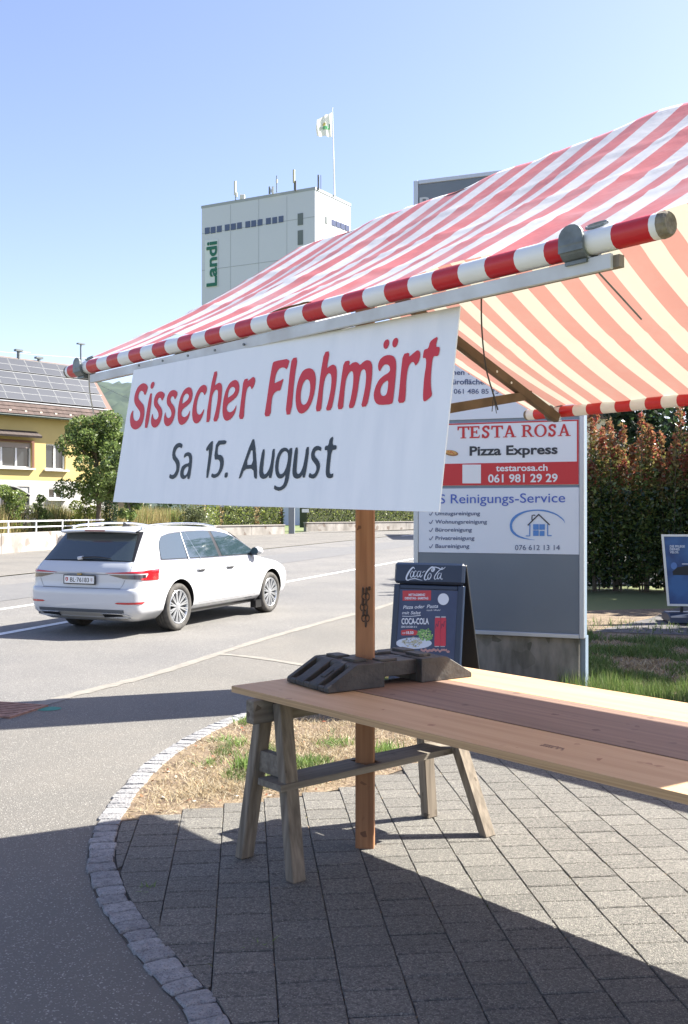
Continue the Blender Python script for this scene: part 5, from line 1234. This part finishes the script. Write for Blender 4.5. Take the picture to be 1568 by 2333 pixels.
def twin(x0, y0, x1, y1, base, nrm, m, name='window', dep=.06):
    a = RP(*z3(x0, y0), base, nrm); b = RP(*z3(x1, y1), base, nrm); d = rd if nrm == rn else ld
    s0 = (a-base).dot(d); s1 = (b-base).dot(d); zb, ztp = sorted((a.z, b.z))
    mb = MB(); mb.box(base+d*((s0+s1)/2)+ZV*((zb+ztp)/2), d*(abs(s1-s0)/2), nrm*dep, ZV*((ztp-zb)/2)); return ob(name, mb, m, tw)
for x, yt in ((190, 930), (232, 925), (277, 917), (335, 907), (380, 901), (424, 893), (485, 884), (528, 878), (574, 870), (635, 860), (681, 854), (727, 846)):
    twin(x, yt, x+34, yt+41, tcf, ln, M_tgl)
for x0, y0, x1, y1 in ((866, 826, 904, 906), (866, 950, 904, 1050), (866, 1094, 904, 1190), (866, 1240, 904, 1330)): twin(x0, y0, x1, y1, tcf, ln, M_tgl2)
twin(1064, 845, 1080, 900, tcf, rn, M_tgl2)
for k in range(4): twin(1112+k*33, 866+k*13, 1140+k*33, 920+k*13, tcf, rn, M_tgl)
# horizontal seam line of the cladding and name sign
M_joint = mat('panel_joint', (.36, .38, .42), .8)
for yy in (972, 1240, 1500):
    zz = RP(*z3(168, yy), tcf, ln).z; Lh = (tlf-tcf).length; mb = MB(); mb.box(tcf+ld*(Lh/2)+ZV*zz, ld*(Lh/2), ln*.02, ZV*.035); ob('panel_joint', mb, M_joint, tw)
for xx in (375, 580, 785): twin(xx, 700 if xx > 500 else 760, xx+2.2, 1700, tcf, ln, M_joint, 'panel_joint', .021)

mb = MB()
tpl = Plane(tcf, ln)
put_shape(mb, tpl, [[(190, 1020), (285, 1012), (285, 1355), (190, 1362)]], z3, .05); printed('sign_board', mb, mat('tower_sign', (.62, .66, .68), .6), tw, ln)
V, Fc = text2d('Landi', .03, 0, 1.0); mb = MB(); A0 = tpl.pt(*z3(277, 1352), .12); A1 = tpl.pt(*z3(277, 1025), .12); UPv = tpl.pt(*z3(197, 1352), .12)-A0
UPv.z = 0
mb.add([A0+(A1-A0)*v[0]+UPv*(v[1]/CAP*.94) for v in V], Fc); printed('sign_lettering', mb, mat('tower_green', (.012, .13, .085), .6), tw, ln)
# antennas on the roof: each a thing of its own
def antenna(x, y0, y1, Yd, label, parts):
    base = P(*z3(x, y0), Yd); tz = P(*z3(x, y1), Yd).z; t = thing('antenna', (base.x, base.y, TOPZ+.35), label, 'antenna', 'antennas on the tower roof')
    mb = MB(); mb.tube([(base.x, base.y, TOPZ+.3), (base.x, base.y, tz if 'mast' in parts else tz-.3)], .06, 6); ob('mast', mb, M_galv, t)
    for (dx, za, zb, r, m) in parts.get('el', ()):
        mb = MB(); H_ = tz-TOPZ; mb.tube([(base.x+dx, base.y-.1, TOPZ+H_*za), (base.x+dx, base.y-.1, TOPZ+H_*zb)], r, 8); ob('element', mb, m, t)
M_aw = mat('antenna_white', (.62, .60, .55), .6); M_ad = mat('antenna_dark', (.10, .10, .10), .7)
antenna(412, 735, 590, 125, 'white panel antenna nearest the left corner of the tower roof', {'el': ((-.05, .35, 1, .17, M_aw), (.12, .25, .45, .13, M_aw))})
antenna(672, 700, 630, 122, 'short grey twin panel antenna in the middle of the tower roof', {'el': ((-.2, .1, .98, .12, M_galv), (.2, .1, 1, .12, M_aw))})
antenna(712, 690, 548, 122, 'slim mast antenna beside the short twin panels on the tower roof', {'mast': 1, 'el': ((0, .6, .78, .13, M_aw),)})
antenna(840, 668, 508, 121, 'cream panel antenna on a dark mount above the tower louvres', {'el': ((-.05, .42, 1, .15, mat('antenna_cream', (.55, .50, .36), .6)), (.15, .05, .5, .12, M_ad))})
antenna(1017, 650, 545, 120.5, 'dark stick antenna at the front corner of the tower roof', {'el': ((-.03, .05, 1, .1, M_ad), (.28, .05, .98, .04, M_ad))})
b0 = P(*z3(462, 730), 125); mb = MB(); mb.abox(b0.x-.3, b0.x+.3, b0.y-.3, b0.y+.3, TOPZ+.35, TOPZ+.95); tag(ob('roof_box', mb, M_aw, bevel=.03), 'small white box on the tower roof beside the left antenna', 'roof box')
fpb = P(*z3(1132, 700), 123.2); fpt = P(*z3(1124, 60), 123.2)
fp = thing('flagpole', (fpb.x, fpb.y, TOPZ), 'slim white flagpole on the tower roof', 'flagpole')
mb = MB(); mb.tube([(fpb.x, fpb.y, TOPZ+.3), (fpb.x-.25, fpb.y, fpt.z)], [.11, .055], 8); ob('mast', mb, M_wfr, fp)
mb = MB(); mb.tube([(fpb.x-.25, fpb.y, fpt.z), (fpb.x-.25, fpb.y, fpt.z+.12)], .09, 8); ob('finial', mb, M_wfr, fp)
# flag, flying to the left
fl_ = [[P(*z3(1114-x*1.0-(8*math.sin(y*3) if x > 60 else 0), 85+y*180+(x/108)*(55-60*y)+4*math.sin(x*.09)), 123.2+.35*math.sin(x*.075+y)) for x in range(0, 109, 9)] for y in [k/10 for k in range(11)]]
ft = thing('flag', fl_[0][0], 'white flag with a green name flying from the tower flagpole', 'flag')
mb = MB(); mb.grid(fl_); ob('cloth', mb, mat('flag_cloth', (.78, .77, .72), .8, trans=.35), ft, smooth=True)
V, Fc = text2d('Landi', .05); mb = MB()
def fpt_(s, t):
    x = s; return P(*z3(1114-x, 85+t*180+(x/108)*(55-60*t)+4*math.sin(x*.09)), 123.2+.35*math.sin(x*.075+t)-.08)
mb.add([fpt_(14+v[0]*80, .66-v[1]*.30) for v in V], Fc); ob('flag_lettering', mb, mat('flag_green', (.06, .34, .12), .8), ft)
mb = MB(); mb.add([fpt_(58+math.cos(a)*14, .42+math.sin(a)*.07) for a in [k*.5236 for k in range(12)]], [tuple(range(12))]); ob('flag_sun', mb, mat('flag_yellow', (.62, .50, .06), .8), ft)

# ------------------------------------------------------------ hill
hm = MB(); rows = []
for j in range(49):
    rr = []
    for i in range(201):
        a = i/200; x = -900+1000*a; d = 560+j*10
        hgt = (140+22*math.sin(a*5+.6)+8*math.sin(a*13+j*.15))*max(0, min(1, (x-200)/-260+.0))*math.sin(math.pi*min(1, j/48*.5)) if j else 0
        rr.append((x, d, -2+hgt+ (noise.noise((x*.03, d*.03, 0))*5+noise.noise((x*.17, d*.17, 3))*5+random.uniform(-1.5, 1.5) if j else 0)))
    rows.append(rr)
hm.grid(rows); tag(ob('hill', hm, mat('wooded_hill', (.030, .052, .045), .95, c2=(.05, .078, .055), scale=.05, detail=8), smooth=True), kind='structure')

# ------------------------------------------------------------ walls, railing, hedges along the far side
M_wallc = mat('weathered_wall', (.36, .34, .31), .9, c2=(.20, .185, .165), scale=1.2, stretch=(1, 1, .5), bump=.2, speck=(.14, .11, .09), sscale=3, samt=.12)
M_cap = mat('wall_cap', (.30, .28, .26), .9)
def wall_thing(name, pts, h, label, cat, cap=True, th=.16, seg=3.0):
    t = thing(name, Vector((pts[0][0], pts[0][1], 0)), label, cat); k = 0
    for a, b in zip(pts, pts[1:]):
        a = Vector((*a, 0)); b = Vector((*b, 0)); L = (b-a).length; d = (b-a)/L; nrm = Vector((-d.y, d.x, 0)); n = max(1, round(L/seg))
        for i in range(n):
            p = a+d*(L*(i+.5)/n); mb = MB(); hh = h+random.uniform(-.004, .004)
            mb.box(p+ZV*(hh/2), d*(L/n/2-.006), nrm*th, ZV*(hh/2)); ob('wall_panel', mb, M_wallc, t, bevel=.01)
            if cap: mb = MB(); mb.box(p+ZV*(hh+.035), d*(L/n/2-.003), nrm*(th+.05), ZV*.034); ob('wall_cap', mb, M_cap, t)
    return t
WLp = [(-17.2, 24), (-13.15, 37.8), (-12.35, 42.2), (-11.4, 47.2)]
wall_thing('retaining_wall', WLp, .78, 'stained low concrete retaining wall with a white railing on top', 'wall', cap=False, seg=3.4)
wall_thing('garden_wall', [(-11.2, 48), (-8.6, 66), (-4.35, 71.3)], .64, 'low grey garden wall with a cap below the yellowish clipped hedge', 'wall')
wall_thing('garden_wall', [(-3.2, 81.5), (5.5, 90), (16, 100)], .70, 'low grey garden wall right of the grey gate post', 'wall')
gp = P(665, 1212, 72.5); mb = MB(); mb.abox(gp.x-.22, gp.x+.22, 72.3, 72.7, 0, 2.1); mb.abox(gp.x-.27, gp.x+.27, 72.25, 72.75, 2.1, 2.2); tag(ob('gate_post', mb, mat('gate_post_grey', (.25, .27, .29), .7), bevel=.02), 'grey gate post between the two clipped hedges', 'post')
mb = MB(); sp_ = P(696, 1163, 80); mb.box(sp_, (.28, 0, 0), (0, .02, 0), (0, 0, .14)); hs_ = ob('house_sign', mb, M_white); tag(hs_, 'small white sign fixed in the hedge right of the gate post', 'sign')
rl = thing('railing', Vector((-13.15, 37.8, .78)), 'low white metal railing on the retaining wall', 'railing')
pts = [Vector((*p, .79)) for p in WLp[:4]]
for zz, r in ((.44, .034), (.20, .028)):
    mb = MB(); mb.tube([p+ZV*zz for p in pts], r, 6); ob('rail', mb, M_wfr, rl)
for a, b in zip(pts, pts[1:]):
    L = (b-a).length; n = round(L/2.3)
    for i in range(n):
        p = a.lerp(b, (i+.35)/n); mb = MB(); mb.tube([p, p+ZV*.44], .033, 6); ob('post', mb, M_wfr, rl)

# ------------------------------------------------------------ foliage
def leafcloud(pts, size, cols, jit=.5, flat_=False, aspect=.55):
    """pts: (pos, tone index or colour); one quad leaf at each; returns mesh with colour attribute"""
    n = len(pts); V = []; Fc = []; C = []
    for p, c in pts:
        d = Vector((random.gauss(0, 1), random.gauss(0, 1), random.gauss(0, .8)+.3)); d.normalize()
        e = d.cross(Vector((random.gauss(0, 1), random.gauss(0, 1), random.gauss(0, 1))))
        if e.length < .01: e = Vector((1, 0, 0))
        e.normalize(); s = size*random.uniform(.6, 1.35); b = len(V)
        d = d*s; e = e*(s*aspect)
        V += [tuple(p-d), tuple(p+e*.9), tuple(p+d), tuple(p-e*.9)]; Fc.append((b, b+1, b+2, b+3))
        k = random.uniform(1-jit*.5, 1+jit*.5); C += [(c[0]*k, c[1]*k, c[2]*k, 1)]*4
    me = bpy.data.meshes.new('leaves'); me.from_pydata(V, [], Fc)
    ca = me.color_attributes.new('Col', 'FLOAT_COLOR', 'POINT'); ca.data.foreach_set('color', [x for q in C for x in q]); return me
M_leaf = mat('leaf', (.08, .12, .04), .42, attr='Col', trans=.45, spec=.5)
M_leafg = mat('glossy_leaf', (.08, .12, .04), .25, attr='Col', trans=.38, spec=.6)
M_bark = mat('bark', (.10, .075, .05), .95, c2=(.16, .13, .095), scale=12, bump=.6)
def blob_pts(centres, n, cols, low=None):
    out = []
    tot = sum(r**2 for _, r in centres)
    for c, r in centres:
        for _ in range(int(n*r*r/tot)):
            v = Vector((random.gauss(0, 1), random.gauss(0, 1), random.gauss(0, 1))).normalized()*(r*random.uniform(.55, 1.05)**.7)
            v.z *= .85; out.append((c+v, random.choice(cols)))
    return out
def tree(name, base, hgt, rad, nleaf, lsize, cols, label, trunk_h=.35, nb=26, zsq=1.0, cat='tree', group=None, mat_=None):
    t = thing(name, base, label, cat, group); tip = []
    mb = MB(); top = base+ZV*(hgt*.75)
    mb.tube([base-ZV*.05, base+ZV*(hgt*trunk_h)+Vector((rad*.05, 0, 0)), top], [rad*.07+.03, rad*.05+.02, .02], 8)
    cen = []
    for i in range(nb):
        a = random.uniform(0, 6.28); hh = random.uniform(trunk_h*.9, .95); k = math.sin(math.pi*min(1, (hh-trunk_h*.6)/(1.02-trunk_h*.6)))**.6
        r = rad*k*random.uniform(.25, .95); c = base+Vector((math.cos(a)*r, math.sin(a)*r, hgt*hh)); s = base+ZV*(hgt*min(hh*.8, .7))
        mb.tube([s, s.lerp(c, .6)+ZV*.1*rad, c], [rad*.025+.01, rad*.015+.006, .006], 5); cen.append((c, rad*random.uniform(.2, .38)))
    ob('trunk', mb, M_bark, t); pts = blob_pts(cen, nleaf, cols)
    link('crown', leafcloud(pts, lsize, cols), mat_ or M_leaf, t); return t
GR = [(.10, .16, .035), (.075, .125, .03), (.13, .19, .05), (.06, .10, .03)]
GRL = [(.16, .22, .06), (.12, .175, .05), (.20, .26, .085), (.09, .135, .04)]
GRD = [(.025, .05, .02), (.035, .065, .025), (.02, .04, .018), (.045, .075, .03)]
YG = [(.22, .27, .05), (.17, .22, .05), (.26, .29, .07)]
DRY = [(.34, .27, .12), (.40, .33, .16), (.28, .24, .11), (.22, .23, .09)]
b_ = P(222, 1150, 47); b_.z = 0
tree('leafy_tree', b_, 6.3, 1.95, 13000, .085, GRL, 'bright green leafy tree in front of the yellow house, left of the banner', .33, 34)
b_ = P(292, 1150, 44); b_.z = 0
tree('leafy_tree', b_, 5.2, 1.1, 4500, .085, GRL, 'bright green tree cut off by the left edge of the banner', .3, 20)
def column(name, base, hgt, rad, n, ls, cols, label, cat='shrub', group=None, m=None):
    t = thing(name, base, label, cat, group); mb = MB(); mb.tube([base, base+ZV*hgt*.8], [rad*.15, .015], 6); ob('trunk', mb, M_bark, t); pts = []
    for _ in range(n):
        h = random.random(); r = rad*(math.sin(math.pi*min(1, h*.93+.05))**.5)*random.uniform(.5, 1.02); a = random.uniform(0, 6.28); pts.append((base+Vector((math.cos(a)*r, math.sin(a)*r, hgt*h)), random.choice(cols)))
    link('crown', leafcloud(pts, ls, cols), m or M_leaf, t); return t
b_ = P(251, 1160, 52); b_.z = 0
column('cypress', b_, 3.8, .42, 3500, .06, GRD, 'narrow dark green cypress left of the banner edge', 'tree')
def bush(x, yb, yt, Yd, rad, n, cols, label, ls=.06, zb=None):
    base = P(x, yb, Yd); top = P(x, yt, Yd).z; base.z = 0; t = thing('bush', base, label, 'bush'); cen = []
    mb = MB()
    for i in range(9):
        a = random.uniform(0, 6.28); r = rad*random.uniform(0, .8); c = base+Vector((math.cos(a)*r, math.sin(a)*r, top*random.uniform(.35, .88))); cen.append((c, rad*random.uniform(.3, .5))); mb.tube([base, c], [.03, .01], 5)
    ob('stem', mb, M_bark, t); link('crown', leafcloud(blob_pts(cen, n, cols), ls, cols), M_leaf, t)
bush(205, 1165, 1078, 48, .85, 2600, YG, 'yellow green bush below the leafy tree')
bush(14, 1165, 1082, 43, .9, 2400, GRL+YG[:1], 'green climbing bush at the left picture edge before the garage door')
bush(52, 1170, 1125, 44, .7, 1600, [(.22, .21, .20), (.20, .20, .17), (.15, .18, .08)], 'greyish lavender bush in front of the garage door')
bush(98, 1170, 1110, 45, .5, 1100, GRL, 'small green bush in front of the white wall')
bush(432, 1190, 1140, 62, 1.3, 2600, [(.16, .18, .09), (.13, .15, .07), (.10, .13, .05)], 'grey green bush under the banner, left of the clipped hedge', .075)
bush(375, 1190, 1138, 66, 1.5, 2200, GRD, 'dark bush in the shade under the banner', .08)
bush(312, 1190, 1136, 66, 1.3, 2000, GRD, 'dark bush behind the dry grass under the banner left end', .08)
# clipped hedges along the garden walls
def hedge(pts, h0, h1, th, n, label, brown):
    t = thing('hedge', Vector((pts[0][0], pts[0][1], 0)), label, 'hedge'); P_ = []
    core = MB()
    for a, b in zip(pts, pts[1:]):
        a = Vector((*a, 0)); b = Vector((*b, 0)); L = (b-a).length; d = (b-a)/L; nr = Vector((-d.y, d.x, 0)); nr = nr if nr.y < 0 else -nr
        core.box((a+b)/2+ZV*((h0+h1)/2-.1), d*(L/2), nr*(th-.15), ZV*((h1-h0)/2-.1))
        for _ in range(int(n*L)):
            s = random.random()*L; f_ = random.random(); dep = th*random.uniform(.75, 1.05)
            if f_ < .75: p = a+d*s+nr*dep+ZV*random.uniform(h0, h1)
            else: p = a+d*s+nr*random.uniform(-th, th)+ZV*(h1+random.uniform(-.12, .05))
            P_.append((p, random.choice(DRY[:2]+[(.30, .17, .09)]) if brown(s) else random.choice(YG+[(.13, .18, .05), (.10, .15, .045)])))
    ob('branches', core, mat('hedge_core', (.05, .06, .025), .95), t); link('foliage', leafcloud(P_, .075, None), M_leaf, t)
hedge([(-9.6, 64.6), (-8.9, 67.4), (-4.7, 72.6)], .3, 2.15, .5, 330, 'yellowish clipped hedge with brown patches left of the gate post', lambda s: math.sin(s*2.1)+.5*math.sin(s*5.3) > 1.0)
hedge([(-3.4, 83), (5.3, 91.2), (16, 101.5)], .3, 2.4, .6, 220, 'green clipped hedge right of the gate post', lambda s: False)
# tall dry grass on the bank behind the wall (uncountable)
P_ = MB(); C_ = []
def blade(mb, p, h, w_, lean, c, C):
    a = random.uniform(0, 6.28); dx, dy = math.cos(a)*w_, math.sin(a)*w_; lx, ly = lean; b = len(mb.v)
    mb.v += [(p.x-dx, p.y-dy, p.z), (p.x+dx, p.y+dy, p.z), (p.x+dx*.7+lx*.4, p.y+dy*.7+ly*.4, p.z+h*.55), (p.x-dx*.7+lx*.4, p.y-dy*.7+ly*.4, p.z+h*.55), (p.x+lx, p.y+ly, p.z+h)]
    mb.f += [(b, b+1, b+2, b+3), (b+3, b+2, b+4)]; k = random.uniform(.7, 1.25); C += [(c[0]*k, c[1]*k, c[2]*k, 1)]*5
def grass_ob(name, mb, C, m, kind='stuff', parent=None):
    me = mb.mesh(name); ca = me.color_attributes.new('Col', 'FLOAT_COLOR', 'POINT'); ca.data.foreach_set('color', [x for q in C for x in q])
    o = link(name, me, m, parent); return tag(o, kind=kind)
for _ in range(42000):
    t = random.random(); u_ = random.random()
    p = Vector((-16.2, 31, 0)).lerp(Vector((-9.5, 64, 0)), t)+Vector((-.45-u_*3.0, .1+u_*.5, 0)); p.z = .45
    h = random.uniform(.6, 1.5)*(1+.35*noise.noise((p.x*.5, p.y*.35, 0))); g_ = noise.noise((p.x*.4+5, p.y*.25, 3))
    blade(P_, p, h, .02, (random.gauss(0, .2), random.gauss(0, .2)), random.choice(YG+GRL) if g_+random.gauss(0, .25) > .12 else random.choice(DRY), C_)
grass_ob('tall_dry_grass', P_, C_, mat('dry_grass', (.3, .25, .1), .8, attr='Col', trans=.3))
bank = MB(); bank.prism([(-17.6, 24, 0), (-13.4, 37.9, 0), (-11.5, 47.5, 0), (-9.0, 65.2, 0), (-12, 75, 0), (-30, 70, 0), (-30, 24, 0)], (0, 0, .55)); tag(ob('bank', bank, mat('bank_soil', (.20, .17, .08), .95, c2=(.12, .13, .05), scale=2)), kind='structure')

# tall upright hedge shrubs on the right, red young tips
def upright(base, hgt, rad, label):
    t = thing('hedge_shrub', base, label, 'shrub', 'upright hedge shrubs behind the sign'); mb = MB(); pts = []
    nst = random.randint(6, 8)
    for k in range(nst):
        a = random.uniform(0, 6.28); r = rad*random.uniform(.0, .85); foot = base+Vector((math.cos(a)*r*.5, math.sin(a)*r*.5, 0)); hh = hgt*random.uniform(.62, 1.0); top = base+Vector((math.cos(a)*r, math.sin(a)*r, hh)); mb.tube([foot, top], [.018, .006], 5)
        for _ in range(430):
            f_ = random.random()**.8; c = foot.lerp(top, .08+.92*f_); w_ = (.20 if f_ < .55 else .20*(1-(f_-.55)/.45*.72))*random.random()**.5
            an_ = random.uniform(0, 6.28); p = c+Vector((math.cos(an_)*w_, math.sin(an_)*w_, random.uniform(-.03, .03)))
            g_ = f_+random.gauss(0, .08)
            cc = random.choice([(.40, .10, .07), (.36, .15, .08), (.30, .17, .08), (.26, .17, .07)]) if g_ > .84 else (random.choice([(.25, .22, .07), (.22, .23, .07), (.28, .22, .09)]) if g_ > .66 else random.choice([(.12, .17, .05), (.16, .21, .06), (.22, .27, .08), (.08, .12, .04)]))
            pts.append((p, cc))
    for _ in range(900):
        p = base+Vector((random.gauss(0, rad*.7), random.gauss(0, rad*.7), random.uniform(.1, hgt*.55))); pts.append((p, random.choice(GRD)))
    ob('stems', mb, M_bark, t); link('foliage', leafcloud(pts, .048, None), M_leafg, t)
k = 0
for row, (y0, x0, n, dx) in enumerate(((20.2, 4.15, 11, .47), (21.0, 4.4, 9, .56))):
    for i in range(n):
        upright(Vector((x0+i*dx+random.uniform(-.08, .08), y0+random.uniform(-.15, .15)-.04*i, 0)), random.uniform(3.2, 4.15), .33, 'tall upright hedge shrub with reddish young tips behind the sign')
b_ = Vector((8.6, 24.5, 0))
tree('shade_tree', b_, 7.2, 2.3, 9000, .10, GRD+[(.05, .085, .03)], 'dark green tree behind the red tipped hedge at the right edge', .15, 34)
b_ = Vector((14.5, 20.5, 0))
tree('shade_tree', b_, 9.5, 3.6, 9000, .15, GRD+[(.05, .085, .03)], 'broad dark tree standing right of the hedge, outside the picture', .2, 34)
b_ = Vector((12.3, 16.5, 0))
tree('shade_tree', b_, 6.5, 2.6, 8000, .16, GRD+[(.05, .085, .03)], 'dark tree right of the poster stand, outside the picture', .15, 30)
b_ = Vector((10.6, 18.7, 0))  # unseen tree, added to carry the shade onto the grass by the path
tree('shade_tree', b_, 6.6, 2.4, 7000, .16, GRD+[(.05, .085, .03)], 'dark round tree between the hedge and the poster stand, unseen and added for its shade', .15, 30)
b_ = Vector((10.2, 13.2, 0))  # added out of view to put the verge right of the sign in shade
tree('shade_tree', b_, 7.4, 3.1, 12000, .17, GRD+[(.05, .085, .03)], 'broad low tree nearest the counter on the right, unseen and added for its shade', .14, 40)
bl = thing('cream_building', Vector((14, 62, 0)), 'cream building showing between the hedge tips right of the sign', 'building')
mb = MB(); mb.abox(10.5, 17.5, 60, 72, 0, 7.2); ob('wall', mb, mat('cream_render', (.62, .55, .42), .9), bl)
mb = MB(); mb.prism([(9.9, 59.6, 7.2), (18.1, 59.6, 7.2), (14, 59.6, 9.0)], (0, 13, 0)); ob('roof', mb, M_tile, bl)
for k in range(3):
    mb = MB(); mb.abox(11.5+k*2, 12.5+k*2, 59.96, 60.05, 3.9, 5.4); wn_ = ob('window', mb, M_wfr, bl); mb = MB(); mb.abox(11.6+k*2, 12.4+k*2, 59.92, 59.955, 4.0, 5.3); ob('pane', mb, M_wgl, wn_)
pb_ = P(1490, 1200, 30); mb = MB(); mb.tube([(pb_.x, 30, 0), (pb_.x, 30, 5.3)], .12, 10); tag(ob('lamp_post', mb, mat('blue_grey_paint', (.16, .24, .29), .5), smooth=True), 'blue grey post rising behind the red tipped hedge', 'post')
# overhead wires
for y0, y1, lab in ((798, 806, 'thin overhead wire above the solar roof'), (885, 912, 'thin overhead wire over the hill beside the banner')):
    if y0 < 850: a, b = P(-40, y0, 70), P(560, y1+6, 95)
    else: a, b = P(225, 876, 75), P(520, 960, 60)
    mb = MB(); mb.tube([a.lerp(b, i/10)-ZV*.5*math.sin(math.pi*i/10) for i in range(11)], .018, 5); tag(ob('overhead_wire', mb, M_black if y0 < 850 else M_galv), lab, 'wire')

# ------------------------------------------------------------ verge grass and litter
M_gr = mat('grass_blades', (.1, .15, .04), .6, attr='Col', trans=.35)
def inside(p):
    if p.y < grass_edge(p.x)+.0: return False
    if p.y < 8.6 and p.x < kerb_x(p.y)+.08: return False
    if p.y >= 8.6:
        kx = kerb_x(p.y)
        if p.x < kx+.08: return False
    d = p-SR; s = d.dot(WL); q = d.dot(NB)
    if -.02 < s < SW and .03 < q < .33: return False
    return True
mbg, Cg, mbd, Cd = MB(), [], MB(), []
n_try = 0
while n_try < 190000:
    n_try += 1
    y = 5.0+random.random()**1.25*9.5; x = random.uniform(-1.25, min(8, .37*y+1.2)); p = Vector((x, y, .010))
    if not inside(p): continue
    if y > 12.4 and x > 3.2: 
        if random.random() < .93: continue
    g1 = noise.noise((x*1.5, y*1.3, 0))+.45*noise.noise((x*5, y*5, 3)); right = x > 1.9
    near_edge = y-grass_edge(x) < .22 or (y < 8.6 and x-kerb_x(y) < .3)
    if right: g1 += .28
    if right and y < 9.0 and x < 3.2: g1 += .35
    elif near_edge: g1 -= .3
    if g1 > (.16 if right else .20) and random.random() < .9:
        h = random.uniform(.025, .075)*(1.0 if right else .9)*(.7+g1)*(1.7 if right and y < 9.0 else 1)
        blade(mbg, p, h, .0026 if y < 9 else .0055, (random.gauss(0, .03), random.gauss(0, .03)), random.choice([(.10, .17, .04), (.13, .20, .05), (.08, .13, .03), (.19, .22, .08)]), Cg)
    elif random.random() < (.30+.5*max(0, noise.noise((x*2.3+9, y*2.3, 7))+.2) if not near_edge else .14):
        h = random.uniform(.012, .05); blade(mbd, p, h, .0016 if y < 9 else .005, (random.gauss(0, .035), random.gauss(0, .035)), random.choice([(.34, .26, .145), (.40, .33, .20), (.27, .20, .11), (.37, .32, .23)]), Cd)
for _ in range(75000):
    x = random.uniform(-1.25, 1.9); y = random.uniform(5.05, 8.7); p = Vector((x, y, .010))
    if not inside(p): continue
    m_ = noise.noise((x*2.0+4, y*2.0, 2))+.4*noise.noise((x*6, y*6, 8)); edge = min(y-grass_edge(x), x-kerb_x(min(y, 8.5)))
    if random.random() > max(.06, min(1, .55+1.3*m_))*(.25 if edge < .12 else .6 if edge < .3 else 1): continue
    blade(mbd, p, random.uniform(.006, .04), .0022, (random.gauss(0, .045), random.gauss(0, .045)), random.choice([(.36, .28, .16), (.42, .35, .22), (.30, .22, .12), (.40, .35, .26), (.46, .40, .29)]), Cd)
grass_ob('verge_grass', mbg, Cg, M_gr); grass_ob('dry_verge_grass', mbd, Cd, mat('straw', (.4, .3, .15), .85, attr='Col', trans=.15))
# a few weeds with round leaves, stalks
def weed(p, n, r, label, h=.10):
    t = thing('weed', p, label, 'weed', 'weeds in the dry verge'); mb = MB(); C = []
    for _ in range(n):
        a = random.uniform(0, 6.28); q = p+Vector((math.cos(a)*r*random.random(), math.sin(a)*r*random.random(), 0)); blade(mb, q, random.uniform(.3, 1)*h, .0045, (random.gauss(0, .035), random.gauss(0, .035)), random.choice([(.16, .26, .06), (.21, .31, .085), (.12, .20, .045)]), C)
    me = mb.mesh('leaves'); ca = me.color_attributes.new('Col', 'FLOAT_COLOR', 'POINT'); ca.data.foreach_set('color', [x for q in C for x in q]); link('leaves', me, M_gr, t)
for (x, y, n, r, h, lab) in ((590, 1755, 520, .17, .12, 'largest bright green weed tuft left of the trestle legs'), (545, 1700, 90, .09, .08, 'small green weed tuft near the kerb in the dry verge'), (705, 1745, 170, .12, .08, 'green weed tuft just right of the near trestle leg'), (760, 1700, 150, .14, .08, 'green weed tuft left of the wooden post'), (560, 1650, 110, .1, .08, 'green weed tuft at the kerb below the counter corner'), (880, 1720, 150, .13, .11, 'green weed tuft right of the wooden post'), (480, 1745, 60, .08, .06, 'flat green weed in the bare soil by the kerb'), (505, 1690, 70, .09, .06, 'low green weed close to the kerb curve'),
                             (335, 2030, 26, .03, .04, 'tiny weed between the shaded pavers nearest the kerb'), (590, 2160, 22, .03, .03, 'tiny weed between the shaded pavers in the foreground')):
    weed(G(x, y), n, r, lab, h)
lt = MB(); Cl = []
for _ in range(420):
    y = 5.1+random.random()*3.2; x = random.uniform(-1.2, 1.6)
    p = Vector((x, y, .014+random.uniform(0, .01)))
    if not inside(p): continue
    a = random.uniform(0, 6.28); s = random.uniform(.008, .02); d = Vector((math.cos(a)*s, math.sin(a)*s, random.uniform(-.004, .006))); e = Vector((-math.sin(a)*s*.6, math.cos(a)*s*.6, random.uniform(-.003, .006))); b = len(lt.v); lt.v += [tuple(p-d), tuple(p+e), tuple(p+d), tuple(p-e)]; lt.f.append((b, b+1, b+2, b+3)); Cl += [(*random.choice([(.30, .09, .04), (.36, .16, .07), (.22, .10, .05), (.5, .42, .3), (.46, .45, .42)]), 1)]*4
grass_ob('leaf_litter', lt, Cl, mat('litter', (.3, .15, .08), .8, attr='Col'))
# scraps and moss in the paving joints
ms = MB(); Cm = []
for _ in range(900):
    i = random.randint(-8, 16); p = pq*((i+.5)*PW)+pd*random.uniform(2.6, 7.5)
    if p.x < kerb_x(min(p.y, 8))+.1 or p.y > grass_edge(p.x)-.05: continue
    p.z = .010; blade(ms, p, random.uniform(.004, .014), .003, (random.gauss(0, .008), random.gauss(0, .008)), random.choice([(.16, .14, .07), (.25, .19, .11), (.12, .13, .05), (.3, .2, .12)]), Cm)
grass_ob('joint_debris', ms, Cm, MATS['litter'])

# ------------------------------------------------------------ second stall, added unseen on the right so its awning shades the ground behind the counter
build_stall(.16, 5.0, 'second striped market stall added out of view right of the sign to cast shade')
